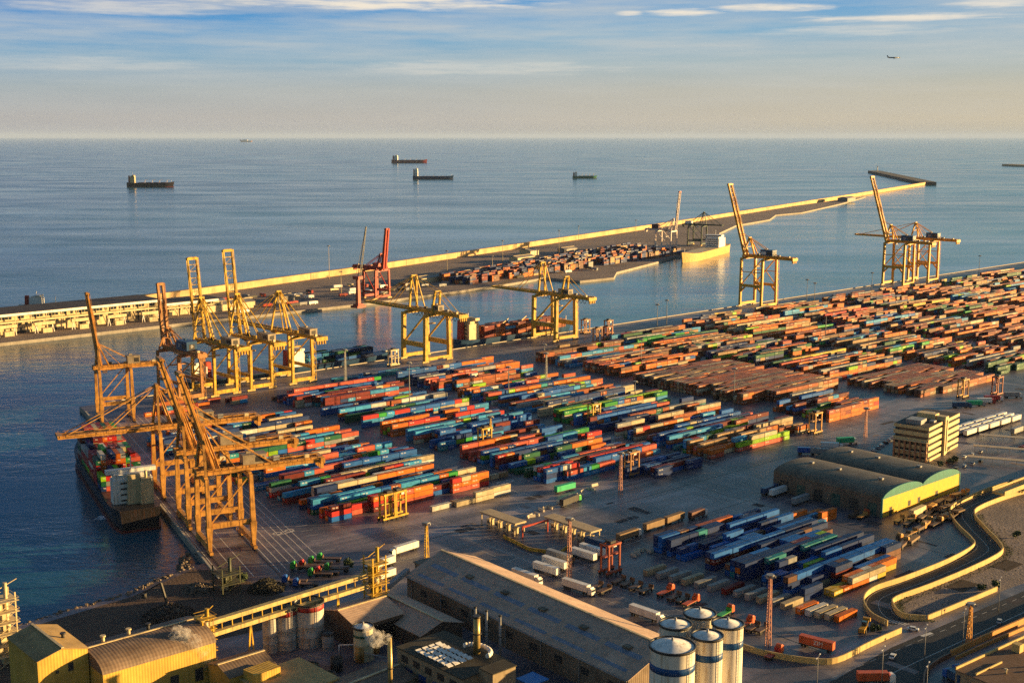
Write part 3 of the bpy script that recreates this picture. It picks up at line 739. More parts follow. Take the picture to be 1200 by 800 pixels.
ship('feeder_ship', 'feeder ship with white bow moored between the stout yellow crane and the yellow trio', (560, 853), FRZ, 110, 18, 7, HBL, kind='none', bridge=(-.40, 10, 15))
ship('feeder_ship', 'small white and blue ship moored behind the legs of the yellow trio', (452, 847), FRZ+math.pi, 84, 15, 7, HBL, kind='none', bridge=(.30, 14, 15))
for i in range(8):
    for rw in range(6):
        for t in range(random.choice([2, 3, 3])):
            conts.append(dict(u=545+i*0+random.choice([0, 12.6, 25.2, 37.8, -12.6]), v=847+rw*2.5, z=4.2+t*CH, rz=FRZ, L=CL, col=pick([('light blue', 5), ('blue', 5), ('dark green', 3), ('dark blue', 4)]), exp=False, lab=None, half=''))
for b_ in range(8):
    for rw in range(6):
        for t in range(random.choice([2, 3, 4])):
            conts.append(dict(u=722+b_*12.8, v=854+rw*2.5, z=5.2+t*CH, rz=FRZ, L=CL, col=pick([('rust brown', 5), ('orange', 5), ('dark red', 5), ('light blue', 1)]), exp=False, lab=None, half=''))
c0 = G(804, 309, WZ); c1 = G(851, 296, WZ)
ship('cargo_ship', 'yellow hulled cargo ship with white bridge moored on the opposite mole', ((c0[0]+c1[0])/2+6, (c0[1]+c1[1])/2+12), math.atan2(c0[1]-c1[1], c0[0]-c1[0]), math.dist(c0, c1)*1.05, 28, 12, paint('yellow_hull', (.60, .40, .12)), bottom=False, kind='none', bridge=(-.28, 34, 20), funnel=WHT, deckmat=CRM)
c0 = G(46, 363, WZ)
ship('pilot_boat', 'small white boat passing behind the mole at the left edge', c0, V1, 42, 10, 6, WHT, bottom=False, kind='none', bridge=(-.05, 14, 11))

rr = random.Random(5); m = MB(); fx, fy = G(124, 606, WZ)
for i in range(160):
    x, y = fx+rr.gauss(0, 2.6), fy+rr.gauss(0, 1.6); w = rr.uniform(.2, .8); m.add([(x-w, y-w*.6, WZ+.05), (x+w, y-w*.5, WZ+.06), (x+w*.7, y+w*.6, WZ+.07), (x-w*.8, y+w*.5, WZ+.05)], [(0, 1, 2, 3)])
tag(m.build('foam', paint('foam_white', (.75, .78, .85), .5, .1, streak=False)), 'small patch of white foam on the water beside the container ship', 'foam', kind='stuff')
# choose the containers that show largest as individuals
def infr(c):
    x, y, d = PX(c['u'], c['v'], c['z']+1); return -12 < x < 1212 and y < 812
cand = sorted([c for c in conts if c['exp'] and c['lab'] and infr(c)], key=lambda c: c['u']**2+c['v']**2)
indiv = cand[:300]; ids = {id(c) for c in indiv}
mcache = {}
used = set()
for c in indiv:
    k = (c['col'], c['L'], random.randint(0, 1))
    if k not in mcache: mcache[k] = cont_mesh('shipping_container', [(0, 0, 0, 0, c['L'], (*shade(PAL[c['col']], random.uniform(.7, 1.05)), random.random()))])
    o = bpy.data.objects.new('shipping_container', mcache[k]); C.objects.link(o)
    o.location = (c['u'], c['v'], c['z']); o.rotation_euler.z = c['rz']
    lab = c['lab']
    if isinstance(lab, tuple):
        lab = '%s%s container, %s, %s from left, %s row, %s' % (c['col'], ' '+c['half'] if c['half'] else '', lab[0], lab[1], lab[2], lab[3])
    tag(o, lab, 'shipping container', 'stacked shipping containers')
rest = []
for c in conts:
    if id(c) in ids: continue
    k = random.uniform(.66, 1.05); rest.append((c['u'], c['v'], c['z'], c['rz'], c['L'], (*shade(PAL[c['col']], k), random.random())))
o = bpy.data.objects.new('shipping_containers', cont_mesh('shipping_containers', rest)); C.objects.link(o)
tag(o, 'thousands of stacked coloured containers filling the yard towards the far quay', 'shipping containers', kind='stuff')
print('containers', len(conts), 'individual', len(indiv))

# ------------------------------------------------------------------ opposite mole and breakwaters
PAVE = soil('mole_paving', (.13, .095, .08), (.27, .20, .165), .015)
inner = [(-200, 1120), (386, 1144), (555, 1148), (795, 1152), (1009, 1181), (1122, 1209), (1128, 1150), (1190, 1149), (1240, 1192), (1446, 1275), (1660, 1380), (1797, 1470), (1900, 1552), (2097, 1668), (2300, 1735), (2450, 1830), (2575, 1845), (2979, 2010)]
bwp = [(-200, 1300), (444, 1309), (646, 1333), (935, 1415), (1128, 1477), (1365, 1554), (1663, 1650), (2049, 1775), (2597, 1966), (3397, 2243), (4559, 2659)]
land('mole_ground', inner+[(3397, 2200)]+[(u, v+10) for u, v in bwp[::-1][2:]], PAVE, z=0)
def wall_path(mb, pts, w, z0, z1):
    """one continuous wall along a line of points"""
    n = len(pts); L, Rr = [], []
    for i in range(n):
        a = Vector(pts[max(0, i-1)]); b = Vector(pts[min(n-1, i+1)]); d = (b-a).normalized(); nn = Vector((-d.y, d.x))*w/2
        L.append(Vector(pts[i])+nn); Rr.append(Vector(pts[i])-nn)
    vs = []
    for l, r in zip(L, Rr): vs += [(r.x, r.y, z0), (l.x, l.y, z0), (l.x, l.y, z1), (r.x, r.y, z1)]
    fs = []
    for i in range(n-1):
        a, b = 4*i, 4*i+4; fs += [(a, b, b+3, a+3)[::1], (a+3, b+3, b+2, a+2), (a+2, b+2, b+1, a+1)]
    fs += [(0, 3, 2, 1), (4*n-4, 4*n-3, 4*n-2, 4*n-1)]
    mb.add(vs, fs); return mb
BW = paint('breakwater_concrete', (.58, .40, .19), .8, .4, (.30, .20, .10), .06)
m = MB(); wall_path(m, bwp, 6, -2, 8); wall_path(m, [(u+6, v+14) for u, v in bwp], 22, -6, 4.0)
tag(m.build('breakwater', BW), 'long pale concrete breakwater wall shielding the opposite mole from the sea', 'breakwater')
p0, p1 = G(1024, 202), G(1088, 216)
m = MB(); wall_path(m, [p0, ((p0[0]+p1[0])/2, (p0[1]+p1[1])/2), p1], 60, -5, 9)
tag(m.build('breakwater', paint('dark_rock', (.10, .09, .08), .9)), 'short dark breakwater arm beyond the tip of the long pale one', 'breakwater')
p0, p1 = G(1180, 194), G(1330, 200)
m = MB(); wall_path(m, [p0, p1], 70, -5, 9); tag(m.build('breakwater', BW), 'separate jetty end at the right edge of the sea', 'breakwater')
T = thing('beacon', 'tiny harbour beacon at the tip of the dark breakwater arm', 'beacon', (*G(1028, 203), 9))
m = MB(); m.cyl((0, 0, 0), (0, 0, 22), 3, 8, 2); m.build('tower', WHT, T); m = MB(); m.cyl((0, 0, 22), (0, 0, 27), 2.5, 8); m.build('lantern', GRY, T)

mv = MB(); mv.b0(-5, 5, -1.3, 1.3, .8, 3.6); mv.b0(5.2, 7, -1.2, 1.2, .6, 3.2); mv.b0(-4, -3, -1.1, 1.1, 0, .8); mv.b0(3, 4, -1.1, 1.1, 0, .8)
rg = random.Random(33)
for i in range(90):
    u = rg.uniform(640, 1300); v = 1172+(u-640)*.09+rg.uniform(0, 110)
    if i == 0: base = mv.build('parked_lorry', WHT); o = base
    else: o = base.copy(); C.objects.link(o)
    if i == 0: mvs = [base.data]+[base.data.copy() for _ in range(4)]; [me.materials.__setitem__(0, mt) for me, mt in zip(mvs[1:], (GRY, DRK, RED, CRM))]
    o.data = mvs[i % 5]; o.location = (u, v, 0); o.rotation_euler.z = rg.choice([0, .12, 1.6])+rg.uniform(-.1, .1)
    tag(o, 'tiny lorry parked among many on the opposite mole', 'lorry', 'lorries parked on the mole')
# cruise terminal on the left
def terminal(label, u0, u1, v0, v1, h, nb, roofm):
    T = thing('terminal_building', label, 'building', ((u0+u1)/2, (v0+v1)/2, 0), R(2))
    a, b = (u1-u0)/2, (v1-v0)/2
    m = MB(); m.b0(-a, a, -b+6, b, 0, h-2.5); m.b0(-a, a, -b, b, h*.52, h*.60); m.build('wall', CRM, T)
    m = MB(); m.b0(-a-2, a+2, -b-2, b+2, h-2.4, h-1.2); m.build('roof', paint('dark_flat_roof', (.07, .06, .06), .8), T)
    m = MB(); m.b0(-a-2.2, a+2.2, -b-2.3, -b-1.8, h-3.2, h-.8); m.build('fascia', WHT, T)
    for i in range(nb+1):
        x = -a+2*a*i/nb
        m = MB(); m.bar((x, -b+.4, 0), (x, -b+.4, h-2.4), .7); m.bar((x, -b+.4, 0), (x-2.6, -b+3, h*.5), .5); m.build('column', CRM, T)
    for i in range(nb):
        x0 = -a+2*a*i/nb+1; x1 = -a+2*a*(i+1)/nb-1
        for z0, z1 in ((h*.66, h*.84), (h*.36, h*.47)):
            for k in range(4):
                if (i*7+k*3+int(z0)) % 9 == 0: continue
                xa = x0+(x1-x0)*k/4+.25; m = MB(); m.b0(xa, xa+(x1-x0)/4-.5, -b+5.9, -b+5.98, z0, z1); m.build('window', GLS, T)
        if i % 2 == 0: m = MB(); m.b0(x0+2.5, x1-2.5, -b+5.86, -b+5.95, 0, h*.26); m.build('doorway', DRK, T)
    return T
terminal('long cream passenger terminal with dark flat roof and columns at the left edge', 385, 566, 1188, 1240, 21, 12, None)
for k in range(5):
    T = thing('boarding_bridge', 'white steel boarding bridge, %s from left in front of the passenger terminal' % ORD[k], 'boarding bridge', (405+k*36, 1180, 0), R(2))
    m = MB(); m.box((0, 0, 9), (20, 3, 3)); m.build('gangway', CRM, T)
    for x in (-8, 8):
        m = MB(); m.bar((x-1.5, 0, 0), (x, 0, 7.5), .5); m.bar((x+1.5, 0, 0), (x, 0, 7.5), .5); m.build('trestle', WHT, T)
    m = MB(); m.box((2, 0, 2.2), (9, 5, 4.4)); m.build('cabin', CRM, T)
terminal('lower cream annexe at the right end of the passenger terminal', 575, 640, 1200, 1240, 15, 5, None)
def shed(name, label, u0, u1, v0, v1, eave, ridge, wm, rm, rz=0, axis='u', cat='warehouse', overhang=.5, doors=0, dmat=None):
    """gabled shed: wall, roof, doors along the -v side"""
    T = thing(name, label, cat, ((u0+u1)/2, (v0+v1)/2, 0), rz)
    a, b = (u1-u0)/2, (v1-v0)/2
    A, B = (a, b) if axis == 'u' else (b, a)
    def tr(p): return p if axis == 'u' else (p[1], -p[0], p[2])
    vs = [(-A, -B, 0), (A, -B, 0), (A, B, 0), (-A, B, 0), (-A, -B, eave), (A, -B, eave), (A, B, eave), (-A, B, eave), (-A, 0, ridge), (A, 0, ridge)]
    fs = [(0, 1, 5, 4), (2, 3, 7, 6), (1, 2, 6, 9, 5), (3, 0, 4, 8, 7)]
    m = MB(); m.add([tr(p) for p in vs], fs); m.build('wall', wm, T)
    m = MB(); o = overhang; sl = (ridge-eave)/B; z0 = eave-sl*o+.25
    for sg in (-1, 1):
        pts = [(-A-o, sg*(B+o), z0), (A+o, sg*(B+o), z0), (A+o, 0, ridge+.25), (-A-o, 0, ridge+.25)]
        lo = [(x, y, z-.22) for x, y, z in pts]
        m.add([tr(p) for p in pts+lo], [(0, 1, 2, 3) if sg < 0 else (3, 2, 1, 0), (7, 6, 5, 4) if sg < 0 else (4, 5, 6, 7), (0, 4, 5, 1), (1, 5, 6, 2), (3, 7, 4, 0), (2, 6, 7, 3)])
    r = m.build('roof', rm, T)
    m = MB(); m.bar(tr((-A-o, 0, ridge+.45)), tr((A+o, 0, ridge+.45)), .9, .3); m.build('ridge_cap', CRM, r)
    for k in range(doors):
        x = -a+2*a*(k+.5)/doors
        m = MB(); m.b0(x-2.2, x+2.2, -b-.12, -b-.02, 0, min(eave-.8, 5)); m.build('door', dmat or DRK, T)
    return T
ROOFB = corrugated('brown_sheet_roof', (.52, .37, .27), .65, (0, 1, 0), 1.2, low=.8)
ROOFD = corrugated('dark_sheet_roof', (.16, .135, .095), .6, (0, 1, 0), 1.2)
ROOFU = corrugated('brown_sheet_roof_lengthwise', (.24, .17, .12), .65, (1, 0, 0), 1.2)
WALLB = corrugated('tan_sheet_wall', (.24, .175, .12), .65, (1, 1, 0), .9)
WALLY = corrugated('yellow_sheet_wall', (.62, .39, .07), .6, (1, .2, 0), 1.0, amount=.45, low=.72)
GREYS = corrugated('grey_sheet_roof', (.28, .26, .24), .6, (1, 0, 0), 1.5)
for i, (px, py, a, b, h, lab) in enumerate([(265, 362, 60, 22, 9, 'long pale shed on the mole behind the yellow trio'), (330, 352, 26, 14, 7, 'small pale shed on the mole beside the slewing crane'), (500, 330, 40, 18, 8, 'grey shed on the mole right of the red crane'),
        (560, 322, 60, 16, 8, 'long grey shed on the mole beyond the stout yellow crane'), (612, 306, 44, 16, 9, 'cream shed on the mole beside the mole containers'), (665, 296, 36, 14, 9, 'blue grey shed among the containers on the mole'), (620, 300, 22, 22, 12, 'square sandstone building among the mole containers'), (992, 236, 60, 30, 14, 'pale building near the outer tip of the mole')]):
    u, v = G(px, py); shed('shed', lab, u-a/2, u+a/2, v-b/2, v+b/2, h*.75, h, CRM if i % 2 == 0 else GREYS, GREYS, R(12 if i > 1 else 4))
# ------------------------------------------------------------------ near buildings
def barrel_roof(mb, x0, x1, y0, y1, z, rise, n=14, t=.25):
    vs = []
    for x in (x0, x1):
        for i in range(n+1):
            a = math.pi*i/n; vs.append((x, (y0+y1)/2-(y1-y0)/2*math.cos(a), z+rise*math.sin(a)))
    fs = [(i, i+n+1, i+n+2, i+1) for i in range(n)]
    fs += [list(range(n+1)), list(range(n+1, 2*n+2))[::-1]]
    return mb.add(vs, fs)
# twin-roofed warehouse: v runs lengthwise, gable with colour faces -v
T = thing('warehouse', 'twin barrel roofed warehouse with bright yellow end wall and teal trim', 'warehouse', (562.5, 356, 0))
hv, hu, ev = 33, 36, 9.6
m = MB()
for x0, x1 in ((-hu, 0), (0, hu)):
    pass
m.b0(-hu, hu, -hv+.6, hv, 0, ev); m.build('wall', corrugated('brown_warehouse_wall', (.20, .145, .105), .7, (0, 1, 0), 1.0), T)
m = MB(); m.b0(-hu-.3, hu+.3, -hv, -hv+.5, 0, ev-.2); gw = m.build('end_wall', paint('bright_yellow_wall', (.70, .42, .02), .6, .15, (.5, .32, .05)), T)
for k, x in enumerate((-29, -12, -3, 14)):
    m = MB(); m.b0(x-1.2, x+1.2, -hv-.06, -hv-.01, 1.4 if k else .0, 4.2); m.build('window' if k else 'door', DRK, gw)
m = MB()
for xc in (-hu/2, hu/2):
    n = 16; a = [(xc-(hu/2+.3)*math.cos(math.pi*i/n), ev-.2+4.6*math.sin(math.pi*i/n)) for i in range(n+1)]
    m.add([(x, -hv-.1, z) for x, z in a]+[(x, -hv+.5, z) for x, z in a], [list(range(n+1))[::-1], list(range(n+1, 2*n+2))]+[(i, i+1, i+n+2, i+n+1) for i in range(n)])
m.b0(-hu-.9, -hu-.3, -hv-.2, -hv+.8, 0, ev+.4); m.b0(hu+.3, hu+.9, -hv-.2, -hv+.8, 0, ev+.4)
m.build('teal_trim', paint('teal_trim_paint', (.03, .20, .17), .5, .2), T)
for xc in (-hu/2, hu/2):
    m = MB(); n = 18; yy0, yy1 = -hv+.5, hv
    a = [(xc-(hu/2+.2)*math.cos(math.pi*i/n), ev+3.9*math.sin(math.pi*i/n)) for i in range(n+1)]
    m.add([(x, yy0, z) for x, z in a]+[(x, yy1, z) for x, z in a], [(i, i+n+1, i+n+2, i+1) for i in range(n)]+[list(range(n+1, 2*n+2)), list(range(n+1))[::-1]])
    ro = m.build('roof', ROOFD, T)
    for y in (-20, 5, 22): m = MB(); m.box((xc, y, ev+4.3), (1.6, 2.4, 1.0)); m.build('roof_vent', GRY, ro)
for k in range(6):
    y = -hv+6+k*10.6
    m = MB(); m.b0(-hu-.1, -hu-.02, y-2.6, y+2.6, 0, 6.2); m.build('door', DRK if k % 2 else paint('faded_green_door', (.05, .11, .09)), T)
# office block
T = thing('office_building', 'cream five storey office block with ribbon windows and a stair tower', 'building', (661, 379, 0), R(10))
a, b, fh = 25, 10.5, 3.9
OCH = paint('office_ochre', (.66, .50, .24), .55, .2, (.34, .24, .12))
m = MB(); m.b0(-a+.8, a-.8, -b+.8, b-.8, 0, 19.2); m.build('glazing', GLS, T)
for k in range(6):
    z0 = k*fh-(0 if k == 0 else .1); m = MB(); m.b0(-a, a, -b, b, max(0, z0-.8), z0+1.5 if k < 5 else 20.4); m.build('facade_band', OCH, T)
m = MB(); m.b0(-2.5, 2.2, -b-1.4, -b+4, 0, 23); m.b0(-2.2, 4, -b+5, b-5, 20.4, 23.5); m.build('stair_tower', OCH, T)
m = MB(); m.b0(-1.0, .7, -b-1.46, -b-1.41, 2, 21); m.build('stair_window', GLS, T)
for bb in ((-a+4, -a+13, -4, 5, 20.4, 23), (8, 12, 0, 6, 20.4, 22), (-11, -7, -8, -5, 20.4, 21.6)): m = MB(); m.b0(*bb); m.build('roof_plant', GRY, T)
m = MB(); m.b0(-a+.3, a-.3, -b+.3, b-.3, 20.4, 20.46); m.build('roof', paint('dark_flat_roof', (.07, .06, .06), .8), T)
for k in range(7):
    x = -a-.6
    y = -b+1+k*(2*b-2)/6
    m = MB(); m.bar((x, y, 0), (x, y, 11.5), .9); m.build('column', paint('terracotta_columns', (.42, .19, .09)), T)
m = MB(); m.b0(-a-1.2, -a-.02, -b+.5, b-.5, 11.3, 11.9); m.b0(-a-1.0, -a-.02, -b+.5, b-.5, 5.4, 5.8); m.build('balcony_slab', CRM, T)
# big warehouse in the foreground
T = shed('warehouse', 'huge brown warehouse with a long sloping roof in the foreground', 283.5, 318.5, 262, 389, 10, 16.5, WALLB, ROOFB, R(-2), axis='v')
m = MB(); m.box((-5, 66.5, 6), (9, 6, 12)); m.box((-5, 66.5, 12.2), (10, 7, .5)); m.build('annexe', WALLB, T)
SKYL = paint('roof_skylight', (.22, .26, .33), .35, .3, streak=False)
zr = lambda x: 10+6.5*(17.5+x)/17.5+.30
for xa, xb in ((-9.2, -7.2), (-15.6, -14.2)):
    for k in range(6):
        y0 = -60+k*20.4; m = MB(); m.add([(xa, y0, zr(xa)), (xb, y0, zr(xb)), (xb, y0+17, zr(xb)), (xa, y0+17, zr(xa)), (xa, y0, zr(xa)-.1), (xb, y0, zr(xb)-.1), (xb, y0+17, zr(xb)-.1), (xa, y0+17, zr(xa)-.1)], [(0, 1, 2, 3), (7, 6, 5, 4), (0, 4, 5, 1), (1, 5, 6, 2), (2, 6, 7, 3), (3, 7, 4, 0)]); m.build('skylight', SKYL, T)
m = MB(); m.bar((-18.2, -63.5, 9.7), (-18.2, 63.5, 9.7), .35); m.build('gutter', GRY, T)
for k in range(7): m = MB(); m.bar((-17.75, -60+k*20, 0), (-17.75, -60+k*20, 9.6), .25); m.build('downpipe', GRY, T)
for y in (-52, -30, -8, 14, 36): m = MB(); m.box((-6.5, y, 14.6), (2.2, 3.2, .9)); m.build('roof_vent', ROOFD, T)
for k in range(9): m = MB(); m.b0(-17.58, -17.52, -58+k*13.5, -54+k*13.5, 4.5, 7); m.build('window', DRK, T)
# inclined conveyor into its end
T = thing('conveyor', 'thin enclosed conveyor bridge leading to the end of the huge brown warehouse', 'conveyor', (0, 0, 0))
m = MB(); m.bar((263, 384, 6), (288, 392, 11), 2.0, 1.8); m.build('gallery', GRY, T)
m = MB(); m.bar((274, 387.5, 0), (274, 387.5, 8), .6); m.build('support', GRY, T)
shed('shed', 'low dark brown shed against the wall of the huge brown warehouse', 258, 277.5, 344, 380, 6, 9, corrugated('dark_brown_wall', (.11, .08, .06), .7, (1, 1, 0), 1), ROOFB, axis='v')
T = shed('shed', 'brown open fronted shed beside the pair of red banded silos', 241, 262, 360, 383, 9, 12, corrugated('dark_brown_wall', (.11, .08, .06), .7, (1, 1, 0), 1), ROOFB, axis='u', doors=0)
m = MB(); m.b0(-8.5, 8.5, -11.6, -11.52, 0, 7.4); m.build('painted_opening', paint('interior_shade_paint', (.012, .010, .009), .9), T)  # near-black sheet on the closed front wall, painting the shade inside the shed
# yellow process buildings at the bottom left
T = shed('process_building', 'tall yellow clad building with gabled roof in the bottom left corner', 133.5, 150, 381, 407, 20, 22.2, WALLY, corrugated('ochre_sheet_roof', (.46, .31, .12), .6, (0, 1, 0), 1.0, amount=.2), axis='v', cat='factory building', overhang=.3)
m = MB(); m.b0(1.5, 3.2, -13.1, -13.02, 14, 16.8); m.build('window', DRK, T); m = MB(); m.b0(-2.6, -1.6, -13.1, -13.02, 14.4, 15.4); m.build('window', DRK, T)
m = MB(); m.cyl((4.5, -2, 20.8), (4.5, -2, 22.6), .6, 8); m.cyl((4.5, -2, 22.6), (4.5, -2, 23), 1.0, 8); m.build('roof_vent', DRK, T)
T = thing('process_building', 'long yellow clad hall with rounded brown roof beside the tall yellow building', 'factory building', (170.5, 383, 0))
m = MB(); m.b0(-20, 20, -12, 12, 0, 14); m.build('wall', WALLY, T)
m = MB(); barrel_roof(m, -20.2, 20.2, -12.3, 12.3, 14, 4.6); ro = m.build('roof', ROOFU, T)
m = MB(); m.bar((-20, 1.5, 18.75), (20, 1.5, 18.75), .7, .3); m.build('ridge_cap', CRM, ro)
for x in (-13, -4, 3): m = MB(); m.cyl((x, 3.5, 17.8), (x, 3.5, 20.2), .6, 8); m.cyl((x, 3.5, 20.2), (x, 3.5, 20.7), 1.0, 8); m.build('roof_vent', CRM if x < 0 else DRK, ro)
for k in range(4): m = MB(); m.b0(-15+k*9, -12+k*9, -12.1, -12.02, 2, 6.5); m.build('door', DRK, T)
shed('process_building', 'small yellow clad building with shallow brown roof in front of the long yellow hall', 187, 204, 355, 370, 7.5, 9.5, WALLY, ROOFU, axis='u', cat='factory building')
T = thing('process_building', 'low flat roofed yellow building with a roof box at the bottom edge', 'factory building', (207, 347, 0), R(3))
m = MB(); m.b0(-16, 8, -14, 9, 0, 6); m.build('wall', WALLY, T)
m = MB(); m.b0(-16.3, 8.3, -14.3, 9.3, 6, 6.35); m.build('roof', paint('ochre_felt_roof', (.52, .36, .15), .85, .25), T)
m = MB(); m.b0(-15, -5, 1, 8, 6.35, 9.5); m.build('roof_box', WALLY, T)
# round silos with blue bands
def silo(name, label, uv, r, h, band, bandmat, cap=True, z0=0, group=None, rimmat=DRK, body=WHT, ladder=True):
    T = thing(name, label, 'silo', (*uv, z0), 0, group)
    m = MB(); m.lathe([(r, 0), (r, h*.25), (r+.04, h*.25+.05), (r, h*.25+.1), (r, h*.5), (r+.04, h*.5+.05), (r, h*.5+.1), (r, h)], 48); m.build('shell', body, T)
    if band: m = MB(); m.lathe([(r+.03, band[0]), (r+.05, band[0]), (r+.05, band[1]), (r+.03, band[1])], 48); m.build('band', bandmat, T)
    m = MB(); m.lathe([(r+.02, h-.1), (r+.35, h-.1), (r+.35, h+.55), (r-.1, h+.55), (r-.1, h+.1)], 48); m.build('rim', rimmat, T)
    if cap:
        m = MB(); m.lathe([(r-.1, h+.12), (r*.5, h+r*.16), (r*.06, h+r*.30), (.01, h+r*.31)], 48); co = m.build('roof', WHT, T)
        m = MB(); m.cyl((0, 0, h+r*.28), (0, 0, h+r*.28+1.0), .35, 8); m.build('vent', GRY, co)
    if ladder:
        m = MB()
        for k in (-.3, .3): m.bar((k, -r-.35, 1), (k, -r-.35, h+1), .08)
        for i in range(int(h)): m.bar((-.3, -r-.35, 1+i), (.3, -r-.35, 1+i), .07)
        m.build('ladder', GRY, T)
    return T
SB = paint('silo_blue_band', (.015, .075, .22), .4, .15)
sw = paint('silo_white', (.74, .68, .56), .4, .22, (.42, .31, .19), .15)
hs = 40
for px, py, wpx, lab in [(788, 757, 53, 'largest white silo with blue band, front left of the five'), (829, 745, 36, 'white silo with blue band in the front middle of the five'), (853, 731, 36, 'white silo with blue band, rightmost of the five'), (791.5, 731.5, 37, 'white silo behind the largest one, back left of the five'), (820, 719, 37, 'white silo at the back of the five, topmost in the cluster')]:
    u, v = G(px, py, hs); x, y, d = PX(u, v, hs); r = wpx/2*d/FPX
    silo('silo', lab, (u, v), r, hs, (hs-6.4, hs-4.3), SB, body=sw, group='cluster of white silos')
RB = paint('silo_red_band', (.38, .04, .03), .5, .2)
for px, py, wpx, h, lab in [(334, 712, 26, 15, 'stained white silo with red band, left of the conveyor pair'), (362, 705, 34, 16, 'wide stained white silo with red band under the conveyor'), (316, 722, 18, 13, 'narrow white silo at the left of the red banded ones')]:
    u, v = G(px, py, h); x, y, d = PX(u, v, h); silo('silo', lab, (u, v), wpx/2*d/FPX, h, (h-2.2, h-.4) if wpx > 20 else None, RB, body=paint('stained_white', (.50, .46, .40), .6, .3, (.28, .17, .12)), cap=False)
for px, py, wpx, h, lab, bd in [(425.5, 734, 23, 12, 'pale round tank with green band beside the smoking chimney', paint('green_band', (.03, .10, .06))), (384, 742, 14, 6, 'short grey tank beside the open fronted shed', None), (365, 780, 18, 5, 'open topped round tank, left of the pair at the bottom edge', None), (383, 791, 20, 5, 'open topped round tank, right of the pair at the bottom edge', None), (447, 708, 11, 9, 'small rusty tank under the conveyor tower', None), (727-3, 0, 0, 0, '', None)]:
    if not wpx: continue
    u, v = G(px, py, h); x, y, d = PX(u, v, h); silo('tank', lab, (u, v), wpx/2*d/FPX, h, (h-3.2, h-2.2) if bd else None, bd, body=CRM if h != 6 else GRY, cap=h > 8, ladder=h > 8)['category'] = 'tank'
# conveyor gallery and its tower
T = thing('conveyor', 'long yellow conveyor bridge climbing from the yellow hall to the transfer tower', 'conveyor', (0, 0, 0))
for zz, yy in ((19.2, 378.8), (15.4, 377.6)):
    m = MB(); m.bar((192, yy, zz-1.2), (258, yy, zz+.4), 2.2, 1.5); m.build('gallery', paint('pale_yellow_cladding', (.60, .46, .18), .6, .35, (.2, .13, .06)), T)
for i in range(17):
    x = 193+i*4; m = MB(); m.bar((x, 378.2, 15), (x, 378.4, 18.6), .3); m.build('strut', YEL, T)
for x in (208, 226, 245):
    m = MB(); m.bar((x-1.2, 378, 0), (x, 378, 14.6), .5); m.bar((x+1.2, 378, 0), (x, 378, 14.6), .5); m.build('trestle', YEL, T)
def tower(label, uv, w, h, seed, mat=YEL):
    rnd = random.Random(seed)
    T = thing('process_tower', label, 'tower', uv)
    for sx in (-1, 1):
        for sy in (-1, 1): m = MB(); m.bar((sx*w/2, sy*w/2, 0), (sx*w/2, sy*w/2, h), .45); m.build('post', mat, T)
    nz = int(h/4)
    for k in range(1, nz+1):
        z = k*4; m = MB(); m.b0(-w/2-1, w/2+1, -w/2-1, w/2+1, z, z+.2)
        for sx in (-1, 1):
            m.bar((sx*(w/2+1), -w/2-1, z+1.2), (sx*(w/2+1), w/2+1, z+1.2), .1); m.bar((-w/2-1, sx*(w/2+1), z+1.2), (w/2+1, sx*(w/2+1), z+1.2), .1)
        m.build('platform', mat, T)
        m = MB()
        for q in range(3): x, y = rnd.uniform(-w/3, w/3), rnd.uniform(-w/3, w/3); m.cyl((x, y, z-3.6), (x, y, z-rnd.uniform(.2, 1.6)), rnd.uniform(.5, 1.3), 10)
        m.box((rnd.uniform(-1, 1), rnd.uniform(-1, 1), z-2.4), (rnd.uniform(1.5, 3), rnd.uniform(1.5, 3), 2.2)); m.build('machinery', CRM if k % 2 else mat, T)
    m = MB()
    for k in range(nz): m.bar((-w/2, -w/2, k*4), (w/2, -w/2, k*4+4), .2); m.bar((-w/2, w/2, k*4), (-w/2, -w/2, k*4+4), .2)
    m.build('bracing', mat, T)
    m = MB(); m.cyl((w*.2, 0, 0), (w*.2, 0, h+3), .7, 10); m.bar((-w/2, 0, h), (w*.8, 0, h+3.5), .25); m.build('pipe', mat, T)
tower('open steel transfer tower lit gold at the upper end of the long conveyor', (262, 378, 0), 6, 27, 3)
tower('pale yellow process tower with pipes and platforms at the left edge', (*G(6, 762, 5), 0), 7, 27, 5, CRM)
tower('small steel tower at the lower end of the long conveyor', (191.5, 380, 0), 4, 20, 8)
tower('dark loading hopper tower on the shore beside the quay', (*G(266, 692), 0), 8, 11, 11, paint('dark_green_steel', (.08, .085, .05)))
# industrial block with roof panels
T = thing('plant_building', 'tan flat roofed plant building with pale roof panels and blue doors', 'factory building', (252, 314, 0), R(1))
TAN = paint('tan_render', (.30, .235, .15), .8, .25, (.16, .12, .08))
m = MB(); m.b0(-13, 8, -17, 18, 0, 11); m.b0(-6, 4, -24, -17.1, 0, 13); m.build('wall', TAN, T)
m = MB(); m.b0(-13.3, 8.3, -17.3, 18.3, 11, 11.4); m.b0(-6.3, 4.3, -24.3, -17.4, 13, 13.3); m.build('roof', paint('mossy_flat_roof', (.075, .065, .045), .85, .35), T)
for i in range(4):
    for j in range(8):
        m = MB(); x, y = -11.5+i*2.9, -8+j*2.3; m.add([(x, y, 11.9), (x+2.2, y, 11.9), (x+2.2, y+1.7, 12.4), (x, y+1.7, 12.4), (x, y, 11.8), (x+2.2, y, 11.8), (x+2.2, y+1.7, 12.3), (x, y+1.7, 12.3)], [(0, 1, 2, 3), (7, 6, 5, 4), (0, 4, 5, 1), (2, 6, 7, 3), (1, 5, 6, 2), (3, 7, 4, 0)]); m.build('roof_panel', WHT, T)
